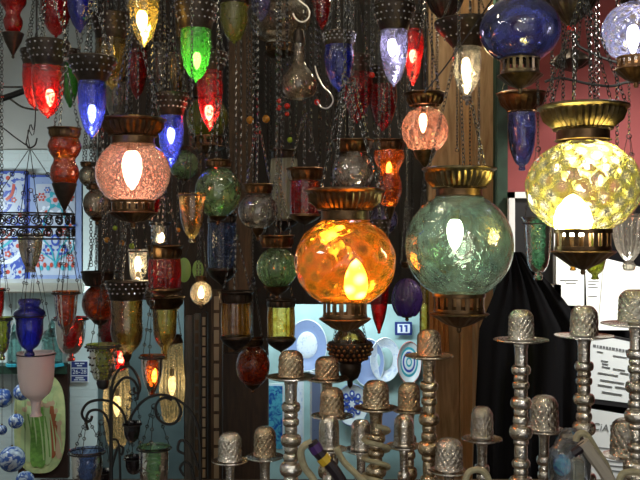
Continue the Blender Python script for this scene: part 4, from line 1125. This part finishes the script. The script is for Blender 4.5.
# ------------------------------------------------------------------ teal glass lanterns under the ledge
for x, y0, y1, r, lab in ((52, 318, 366, 17, 'pale aqua glass house lantern on the counter under the ledge'), (14, 322, 366, 12, 'aqua glass lantern at the left behind the blue cup')):
    Yg = 4.28; s = Yg / F
    rt = empty('glass_lantern', P(x, y1, Yg), lab, 'lantern')
    h = (y1 - y0) * s; R0 = r * s * .62
    mk('body', lathe_bm([(0, .002), (R0, .002), (R0, h * .52), (R0 * .95, h * .54)], 6), 'g_aqua', rt, 20)
    mk('roof', lathe_bm([(R0 * 1.25, h * .53), (R0 * 1.28, h * .57), (R0 * .7, h * .72), (R0 * .35, h * .78), (R0 * .38, h * .84), (R0 * .1, h * .95), (0, h)], 6), 'g_aqua', rt, 20)
    mk('base', lathe_bm([(0, 0), (R0 * 1.15, 0), (R0 * 1.15, h * .05), (R0, h * .07)], 6), 'glaze_teal', rt, 20)

# pale green glass discs in the niche
for x, y, r, lab in ((184, 262, 0, ''),):
    pass
rt = empty('glass_disc', P(184, 282, 3.5), 'pair of pale green glass discs joined by a wire, behind the ruby lantern', 'glass disc')
for dx, r in ((0, 9.5), (14, 7.5)):
    bm = lathe_bm([(0, .005), (r * .8 * 3.5 / F, .004), (r * 3.5 / F, 0), (r * .8 * 3.5 / F, -.004), (0, -.005)], 28)
    bmesh.ops.rotate(bm, verts=bm.verts, cent=(0, 0, 0), matrix=Matrix.Rotation(PI / 2, 3, 'X')); bmesh.ops.scale(bm, verts=bm.verts, vec=(.75, 1, 1.3))
    bmesh.ops.translate(bm, verts=bm.verts, vec=(dx * 3.5 / F, 0, 12 * 3.5 / F)); mk('disc', bm, 'pale_green', rt)
mk('wire', tube_bm([(0, 0, 22 * 3.5 / F), (.025, 0, 40 * 3.5 / F), (.055, 0, 20 * 3.5 / F)], .0012, 5), 'iron', rt)
mk('hanging_wire', tube_bm([(.025, 0, 40 * 3.5 / F), (.025, 0, 2.74 - rt.location.z)], .0012, 5), 'iron', rt)

# ------------------------------------------------------------------ loose chains with beads in the dark middle
def beadchain(cx, Y, yb, beads, lab=None, pitch=.010, w=.0042, group='dark chains among the lamps'):
    bx = [(cx - 4, cx + 4, -600, yb + 4, 4)]
    Y2 = solve(Y, bx); s = Y2 / F
    rt = empty('hanging_chain', P(cx, yb, Y2), lab, 'chain')
    if group and lab.startswith('plain'): rt['group'] = group
    mk('links', chain_bm((0, 0, .006), (0, 0, CEIL - rt.location.z), pitch, w, .0013), 'chain_metal', rt, smooth=False)
    for (y, m, r) in beads: mk('bead', ball_bm((0, 0, (yb - y) * s), r * s, None, 12, 8), m, rt)
    if not beads: mk('end_ring', tube_bm([(.006 * math.cos(2 * PI * k / 10), 0, .006 * math.sin(2 * PI * k / 10)) for k in range(10)], .0014, 5, None, True), 'chain_metal', rt)
    return rt
PLN = 'plain dark metal chain hanging among the lamps in the shadowy middle'
beadchain(250, 2.9, 124, [(120, 'bead_amber', 4)], 'chain ending in a brass bead left of the middle')
beadchain(266, 2.95, 124, [(119, 'bead_amber', 4)], 'chain ending in a brass bead, nearer the cream lantern')
beadchain(279, 2.6, 112, [(101, 'bead_red', 2.6), (108, 'bead_red', 3)], 'chain with two red beads under the onion jar')
beadchain(287, 2.75, 118, [(106, 'bead_red', 3), (114, 'bead_red', 2.4)], 'chain with two red beads right beside another red beaded one')
beadchain(317, 2.5, 106, [(102, 'bead_red', 3)], 'chain with one red bead below the silver hook')
beadchain(372, 2.3, 80, [(75, 'bead_red', 3)], 'chain with a single red bead between cobalt and lilac lamps')
beadchain(290, 3.0, 146, [(140, 'bead_green', 3)], 'chain with a yellow green bead above the cream lantern')
beadchain(107, 3.1, 246, [(240, 'bead_amber', 3)], 'chain with amber bead in the niche left of others')
beadchain(115, 3.15, 232, [(228, 'bead_green', 2.6)], 'chain with green bead highest in the niche')
beadchain(122, 3.1, 247, [(243, 'bead_amber', 3)], 'chain with amber bead just under the rose globe finial')
beadchain(132, 3.2, 250, [(246, 'bead_green', 3)], 'chain with green bead left of the tiny lit votive')
beadchain(178, 2.9, 236, [(230, 'bead_amber', 2.6)], 'chain with amber bead right of the ruby lantern')
for cx, Y, yb in ((241, 2.7, 186), (247, 3.1, 210), (256, 2.6, 96), (271, 2.9, 176), (276, 3.1, 150), (296, 2.9, 206), (304, 3.0, 160), (311, 2.6, 150), (320, 2.9, 178), (327, 2.8, 150), (331, 3.05, 190), (336, 2.9, 160), (345, 3.0, 140), (366, 2.7, 132), (374, 3.1, 146), (402, 2.7, 130), (408, 2.9, 160), (432, 2.6, 92), (437, 2.9, 110), (479, 2.6, 168), (457, 2.8, 150), (228, 2.9, 150), (154, 2.9, 118), (163, 3.1, 122), (130, 3.0, 116), (148, 3.1, 112), (189, 2.9, 98), (199, 3.1, 160), (125, 3.05, 60), (100, 2.9, 180), (91, 2.95, 265), (96, 3.1, 262), (412, 3.1, 210), (470, 3.05, 185)):
    beadchain(cx, Y, yb, [], PLN, random.choice((.008, .010, .013)), random.choice((.0035, .0045, .0055)))
# cluster of chains before the red wall
for cx, Y, yb in ((552, 2.3, 100), (563, 2.2, 104), (574, 2.35, 104), (590, 2.3, 102), (598, 2.4, 104), (617, 2.3, 150)):
    beadchain(cx, Y, yb, [], 'plain iron chain hanging before the red wall above the yellow globe', .011, .0045, 'chains before the red wall')
lamp('pendant_cap', 'dark fluted metal canopy with an orange drop at the top right', 'lamp', 571, 2.0,
     [('canopy', 'dark_metal', [(10, -30), (23, -6), (24, 2), (20, 10), (12, 18), (5, 24), (4, 26), (0, 26)], dict(flute=(16, .05), seg=64)), ('drop', 'bead_red', [(0, 25), (3.4, 26), (4, 28), (3, 31), (0, 32)], {})], (10, -30, 60))
lamp('pendant_cap', 'dark bell shaped canopy hanging above the clear lamp', 'lamp', 445, 2.5,
     [('canopy', 'dark_metal', [(8, -26), (17, -8), (18, 0), (15, 8), (8, 16), (3, 19), (0, 20)], dict(flute=(14, .05), seg=56))], (8, -26, 60))
lamp('pendant_cap', 'dark knotted metal ornament on the red wall chains', 'ornament', 571, 2.55,
     [('body', 'dark_metal', [(0, 48), (6, 50), (16, 58), (18, 62), (10, 68), (0, 72)], dict(flute=(7, .2), seg=56))], (8, 52, 60))
# silver S-hook in the middle
YW = solve(2.5, [(312, 336, -600, 112, 10)])
rt = empty('wire_hook', P(322, 110, YW), 'silver S shaped wire hook hanging in the middle', 'hook')
mk('hook_wire', tube_bm(catmull([tuple(P(x, y, YW) - P(322, 110, YW)) for x, y in ((315, 66), (317, 74), (323, 86), (330, 93), (333, 101), (328, 108), (321, 107), (317, 101))], 6), .0022, 6), 'steel_wire', rt)
mk('links', chain_bm(P(315, 66, YW) - P(322, 110, YW), Vector((P(315, 66, YW) - P(322, 110, YW)).xy.to_3d()) + Vector((0, 0, CEIL - rt.location.z)), .009), 'chain_metal', rt, smooth=False)

# ------------------------------------------------------------------ water pipes
def pipe(label, cx, Y, ct_, cb, hw, ty, tw, stem='knobs', mat='silver_embossed', sm='silver_plain', slim=1.0):
    bx = [(cx - hw, cx + hw, ct_, cb, hw), (cx - tw, cx + tw, ty - 2, ty + 3, tw), (cx - 9 * slim, cx + 9 * slim, ty, 640, 9 * slim)]
    Y2 = solve(Y, bx, 1.52, 2.3); s = Y2 / F
    if abs(Y2 - Y) > .1: NUDGE.append((label, Y, round(Y2, 2)))
    y0 = 240 + (ZC - CT) / s   # counter level in pixels at this depth
    rt = empty('water_pipe', (X(cx, Y2), Y2, CT), label, 'water pipe')
    def pr(l): return [(r * s, (y0 - y) * s) for r, y in l]
    h = cb - ct_
    top = [(0, ct_ - .6), (hw * .5, ct_ - .3), (hw * .68, ct_ + h * .03), (hw * .86, ct_ + h * .13), (hw * .95, ct_ + h * .24)]
    nr_ = 30
    side = [(hw * (.95 + .05 * q / nr_), ct_ + h * (.24 + .70 * q / nr_)) for q in range(1, nr_ + 1)]
    cm = lathe_bm(pr(top + side + [(hw * 1.06, cb - h * .03), (hw * 1.06, cb), (hw * .96, cb + .5), (0, cb + .5)]), 112)
    if mat != 'silver_plain':
        zt_ = (y0 - ct_) * s; hm = h * s
        for v in cm.verts:
            rr_ = v.co.xy.length; t_ = (zt_ - v.co.z) / hm
            if rr_ > hw * s * .6 and .1 < t_ < .92:
                an = math.atan2(v.co.y, v.co.x)
                k_ = 1 + .045 * math.cos(14 * an + (PI if int(t_ * 7) % 2 else 0)) * abs(math.sin(t_ * 7 * PI)) + .012 * math.cos(28 * an)
                v.co.x *= k_; v.co.y *= k_
    mk('cap', cm, mat, rt, 70)
    mk('tray', lathe_bm(pr([(0, ty - 1), (tw * .6, ty - .8), (tw * .94, ty - 1.6), (tw, ty - 2), (tw * 1.01, ty - 1), (tw * .7, ty + 1.4), (tw * .3, ty + 2.4), (0, ty + 2.6)]), 48), sm, rt)
    a = slim
    p = [(0, cb + .6), (hw * .5, cb + .6), (hw * .45, ty + 1), (7.5 * a, ty + 2), (6.2 * a, ty + 8), (6.0 * a, ty + 24)]
    y = ty + 24; k = 0
    seqs = [(9.5, 10), (7, 6), (8.2, 8), (6.4, 8), (10.5, 12), (7, 7), (8, 9), (11.5, 14), (7.5, 6), (6.5, 14), (9, 9), (7, 8), (12, 12)]
    while y < y0 - 40 and k < 60:
        r, dy = seqs[k % len(seqs)]
        p += [(5.4 * a, y)] + [((5.4 + (r - 5.4) * math.sin(PI * q / 8) ** .7) * a, y + dy * (.5 - .5 * math.cos(PI * q / 8))) for q in range(1, 8)] + [(5.4 * a, y + dy)]
        y += dy; k += 1
    yb_ = max(y, ty + 30)
    p2 = [(v[0], min(v[1], y0 - 12)) for v in p]
    p2 += [(8 * a, y0 - 11), (14 * a, y0 - 7), (17 * a, y0 - 3), (18 * a, y0), (0, y0)]
    mk('stem', lathe_bm(pr(p2), 28), sm, rt)
    return rt
pipe('tall silver water pipe standing before the black cloth, left of two', 521, 1.62, 310, 339, 12.5, 341, 27)
pipe('tall silver water pipe with wide tray in front of the papers', 584, 1.72, 306, 335, 13.5, 337, 29)
pipe('tall silver water pipe cut by the right edge of the picture', 636, 1.60, 290, 321, 17, 325, 34)
pipe('bronze toned tall water pipe left of the tan post', 429, 1.75, 330, 355, 12, 357, 24, mat='silver_bronze', sm='silver_warm')
pipe('short silver water pipe between the tan post and the black cloth', 482, 1.85, 407, 437, 11, 440, 20, slim=.8)
pipe('short bright silver water pipe tucked right of the tall one', 544, 1.85, 396, 429, 14, 431, 21, slim=.8)
pipe('lowest silver cap, broad and standing near the bottom edge', 449, 1.68, 439, 469, 13.5, 472, 20, slim=.8)
pipe('short silver water pipe with broad cap at the lower right corner', 628, 1.70, 419, 454, 17, 457, 25, slim=.8)
pipe('dark stemmed silver water pipe at the left end of the bright alcove', 291, 1.75, 351, 376, 12.5, 378, 25, mat='silver_bronze')
pipe('bronze toned water pipe with twisted cream hose on its stem', 376, 1.80, 381, 407, 13, 409, 22, mat='silver_bronze', sm='silver_warm')
pipe('bronze toned water pipe just left of the tall bronze one', 409, 2.0, 383, 409, 11, 411, 18, mat='silver_bronze', sm='silver_warm', slim=.8)
pipe('bronze cap on the upper tray right of the dark stemmed pipe', 327, 2.1, 357, 378, 12, 380, 22, mat='silver_bronze', sm='silver_warm', slim=.8)
pipe('embossed bronze cap one tray below the uppermost small one', 332, 1.92, 388, 415, 12, 417, 21, mat='silver_bronze', slim=.8)
pipe('plain silver cap low in the middle beside the purple mouthpiece', 329, 1.72, 416, 448, 10.5, 450, 18, mat='silver_plain', slim=.7)
pipe('smooth grey silver cap left of the twisted hose', 361, 1.95, 420, 449, 10.5, 451, 18, mat='silver_plain', slim=.7)
pipe('smooth silver cap right of the twisted hose', 404, 1.85, 415, 445, 10.5, 447, 18, mat='silver_plain', slim=.7)
pipe('leftmost embossed silver cap on a wide tray beside the inlaid boards', 230, 1.80, 433, 460, 11.5, 462, 18, slim=.7)
pipe('shadowed dark silver cap between two brighter water pipes', 265, 2.05, 427, 455, 11, 458, 19, mat='silver_bronze', slim=.8)

# hoses
def hose(label, segs, name='water_pipe_hose'):
    rt = empty(name, P(*segs[0][2][0]), label, 'hose')
    for nm, mat, pts, r in segs:
        mk(nm, tube_bm(catmull([tuple(P(*p) - Vector(rt.location)) for p in pts], 6), r, 8), mat, rt)
    return rt
hose('cream hose with purple and yellow banded dark mouthpiece', [('tube', 'hose_cream', [(336, 600, 1.56), (334, 540, 1.56), (316, 485, 1.56), (305, 468, 1.56), (301, 455, 1.56), (303, 447, 1.56), (312, 442, 1.56)], .0065),
     ('grip', 'hose_dark', [(312, 442, 1.56), (318, 452, 1.56), (334, 470, 1.56), (346, 490, 1.56)], .0105), ('purple_band', 'hose_purple', [(313.5, 445, 1.56), (318, 452, 1.56)], .0115), ('yellow_band', 'hose_yellow', [(322, 457, 1.56), (327, 463, 1.56)], .0118)])
hose('cream hose with snake patterned dark mouthpiece at lower right', [('tube', 'hose_cream', [(576, 441, 1.53), (577, 436, 1.53), (582, 433, 1.53), (588, 437, 1.53), (596, 450, 1.53), (608, 470, 1.53), (612, 500, 1.53), (600, 605, 1.53)], .006),
     ('grip', 'snake', [(583, 442, 1.51), (592, 455, 1.51), (603, 470, 1.51), (616, 492, 1.51)], .011), ('cross_piece', 'hose_dark', [(573, 454, 1.51), (580, 449, 1.51), (586, 445, 1.51)], .008)])
hose('cream hose twisted around the bronze toned pipe stem', [('tube', 'hose_cream', [p for k in range(26) for p in [(376 + 12.5 * math.sin(k * .9), 426 + k * 2.6, 1.80 - .028 * math.cos(k * .9) - .002)]], .0052)])
hose('cream hose loop cut by the bottom edge at far right', [('tube', 'hose_cream', [(624, 615, 1.5), (618, 510, 1.5), (620, 478, 1.5), (630, 472, 1.5), (642, 474, 1.5), (650, 484, 1.5)], .006)])
hose('short cream hose bend between the plain silver caps', [('tube', 'hose_cream', [(336, 448, 1.62), (344, 462, 1.62), (356, 474, 1.62), (370, 490, 1.62), (382, 530, 1.62), (384, 586, 1.62)], .006)])
hose('cream hose end in shadow right of the lowest silver cap', [('tube', 'hose_cream', [(458, 590, 1.6), (461, 510, 1.6), (466, 478, 1.6), (474, 470, 1.6), (486, 474, 1.6), (494, 500, 1.6)], .006)])
# clear plastic bag
bm = bmesh.new()
bgY = 1.56; rt = empty('plastic_bag', P(570, 520, bgY), 'clear plastic bag with a blue item left of the snake patterned hose', 'bag')
prof = []
rows = []
for i, (y, hw, d) in enumerate(((428, 5, .006), (434, 10, .012), (446, 17, .022), (449, 20, .03), (465, 20.5, .034), (490, 20, .034), (520, 18, .03))):
    row = []
    for k in range(28):
        a = 2 * PI * k / 28
        w = 1 + .06 * math.sin(5 * a + i * 1.3)
        row.append(bm.verts.new(((hw * math.cos(a) * w) * bgY / F, d * math.sin(a) * w, (520 - y) * bgY / F)))
    rows.append(row)
for A, B in zip(rows, rows[1:]):
    for k in range(28): bm.faces.new((A[k], A[(k + 1) % 28], B[(k + 1) % 28], B[k]))
bm.faces.new(rows[-1][::-1]); bm.faces.new(rows[0])
mk('film', bm, 'g_bag', rt, 70)
mk('blue_content', ball_bm((-8 * bgY / F, 0, 55 * bgY / F), 9 * bgY / F, None, 14, 9, 1.2), 'blue_tile', rt)
mk('pale_content', box_bm(2 * bgY / F, 13 * bgY / F, -.012, .012, 20 * bgY / F, 62 * bgY / F, bev=.004), 'hose_cream', rt)

# ------------------------------------------------------------------ lights
def area(name, loc, target, size, size_y, power, col, spread=180):
    l = bpy.data.lights.new(name, 'AREA'); l.shape = 'RECTANGLE'; l.size = size; l.size_y = size_y; l.energy = power; l.color = col; l.spread = math.radians(spread)
    o = bpy.data.objects.new(name, l); COL.objects.link(o); o.location = loc
    o.rotation_euler = (Vector(target) - Vector(loc)).to_track_quat('-Z', 'Y').to_euler()
def point_light(name, loc, power, r=.02, col=(1, .85, .62)):
    l = bpy.data.lights.new(name, 'POINT'); l.energy = power; l.shadow_soft_size = r; l.color = col
    o = bpy.data.objects.new(name, l); COL.objects.link(o); o.location = loc
area('tube_left_wall', (-2.05, 3.75, 1.75), (-1.25, 4.5, 1.2), .5, .12, 7.5, (.86, .97, 1), 140)
area('tube_alcove', (.08, 3.93, 1.42), (.08, 4.42, .95), .75, .08, 6, (.82, .97, 1))
area('tube_niche', (-.80, 3.93, 1.42), (-.80, 4.42, .9), .4, .08, 2.6, (.78, .96, 1))
area('front_fill_high', (.2, -1.0, 2.55), (.1, 2.2, 1.4), 1.6, .8, 4, (1, .92, .80))  # added fill from behind the camera for the metal pieces
area('right_fill', (1.1, 1.9, 2.62), (.88, 2.7, 1.25), .12, .12, 7, (1, .95, .86), 60)  # added light to brighten the papers and the red wall
area('front_fill_low', (.3, -1.15, 1.45), (.3, 2, 1.45), 2.6, 1.3, 9, (1, .96, .9))  # broad added fill that the silver caps and stems reflect
point_light('post_fill', (.42, 2.78, 2.45), 7, .03)  # unseen light added to brighten the tan posts
point_light('middle_fill', (-.15, 1.75, 2.42), 3, .03)  # unseen point light added above the middle lamps
point_light('middle_fill', (-.55, 1.5, 2.35), 2, .03)  # second added light, further left
for i in range(22):
    x = -1.5 + 3.1 * ((i * .618) % 1); y = -.5 + 1.7 * ((i * .377) % 1); z = (2.05 + .6 * ((i * .271) % 1)) if i % 4 else (.9 + .5 * ((i * .53) % 1))
    if z < 1.6 and abs(x) < .7 * 1.0 and y > 0: y = -.4
    point_light('glint_bulb', (x, y, z), 1.7, .024, ((1, .85, .62), (1, .93, .82), (.92, .96, 1))[i % 3])  # unseen shop bulbs, number and spread added for glints on glass and silver
w = bpy.data.worlds.new('World'); sc.world = w; w.use_nodes = True
w.node_tree.nodes['Background'].inputs['Color'].default_value = (.9, .95, 1, 1)
w.node_tree.nodes['Background'].inputs['Strength'].default_value = .10

# ------------------------------------------------------------------ camera
cd = bpy.data.cameras.new('Camera'); cd.sensor_width = 36; cd.lens = F / 640 * 36; cd.clip_start = .05
cam = bpy.data.objects.new('Camera', cd); COL.objects.link(cam); cam.location = (0, 0, ZC); cam.rotation_euler = (PI / 2, 0, 0)
sc.camera = cam
sc.view_settings.view_transform = 'Standard'; sc.view_settings.look = 'None'; sc.view_settings.gamma = 1; sc.view_settings.exposure = 0
sc.view_settings.use_curve_mapping = False
sc.cycles.transparent_max_bounces = 48
sc.cycles.max_bounces = 10
sc.cycles.sample_clamp_indirect = 6
from collections import Counter
def stem_(o): return o.name.split('.')[0]
tops = [o for o in COL.objects if o.parent is None and o.get('category')]
cnt = Counter(stem_(o) for o in tops)
GN = {'globe_lamp': 'glass globe lamps', 'tulip_lamp': 'studded tulip lamps', 'wavy_lamp': 'waisted double bulge lamps', 'lantern': 'cylinder glass lanterns', 'bell_lamp': 'bell shaped glass lamps', 'ribbed_pendant': 'gold ribbed pendants in the niche',
      'hanging_cup': 'glass cups hanging on wires', 'water_pipe': 'silver water pipes on the counter', 'water_pipe_hose': 'cream water pipe hoses', 'hanging_chain': 'beaded chains among the lamps', 'tile_panel': 'painted tiles', 'wall_plate': 'plates on the alcove wall',
      'inlaid_board': 'inlaid boards standing in a row', 'hanging_sheet': 'papers pinned on the right', 'glass_lantern': 'aqua glass lanterns under the ledge', 'wall_sign': 'small blue and white signs', 'cable': 'cables', 'hanging_wire': 'thin wires', 'pendant_cap': 'dark metal canopies at the top'}
for o in tops:
    k = stem_(o)
    if cnt[k] > 1 and k in GN and not o.get('group'): o['group'] = GN[k]
for n_ in NUDGE: print('NUDGE', n_)
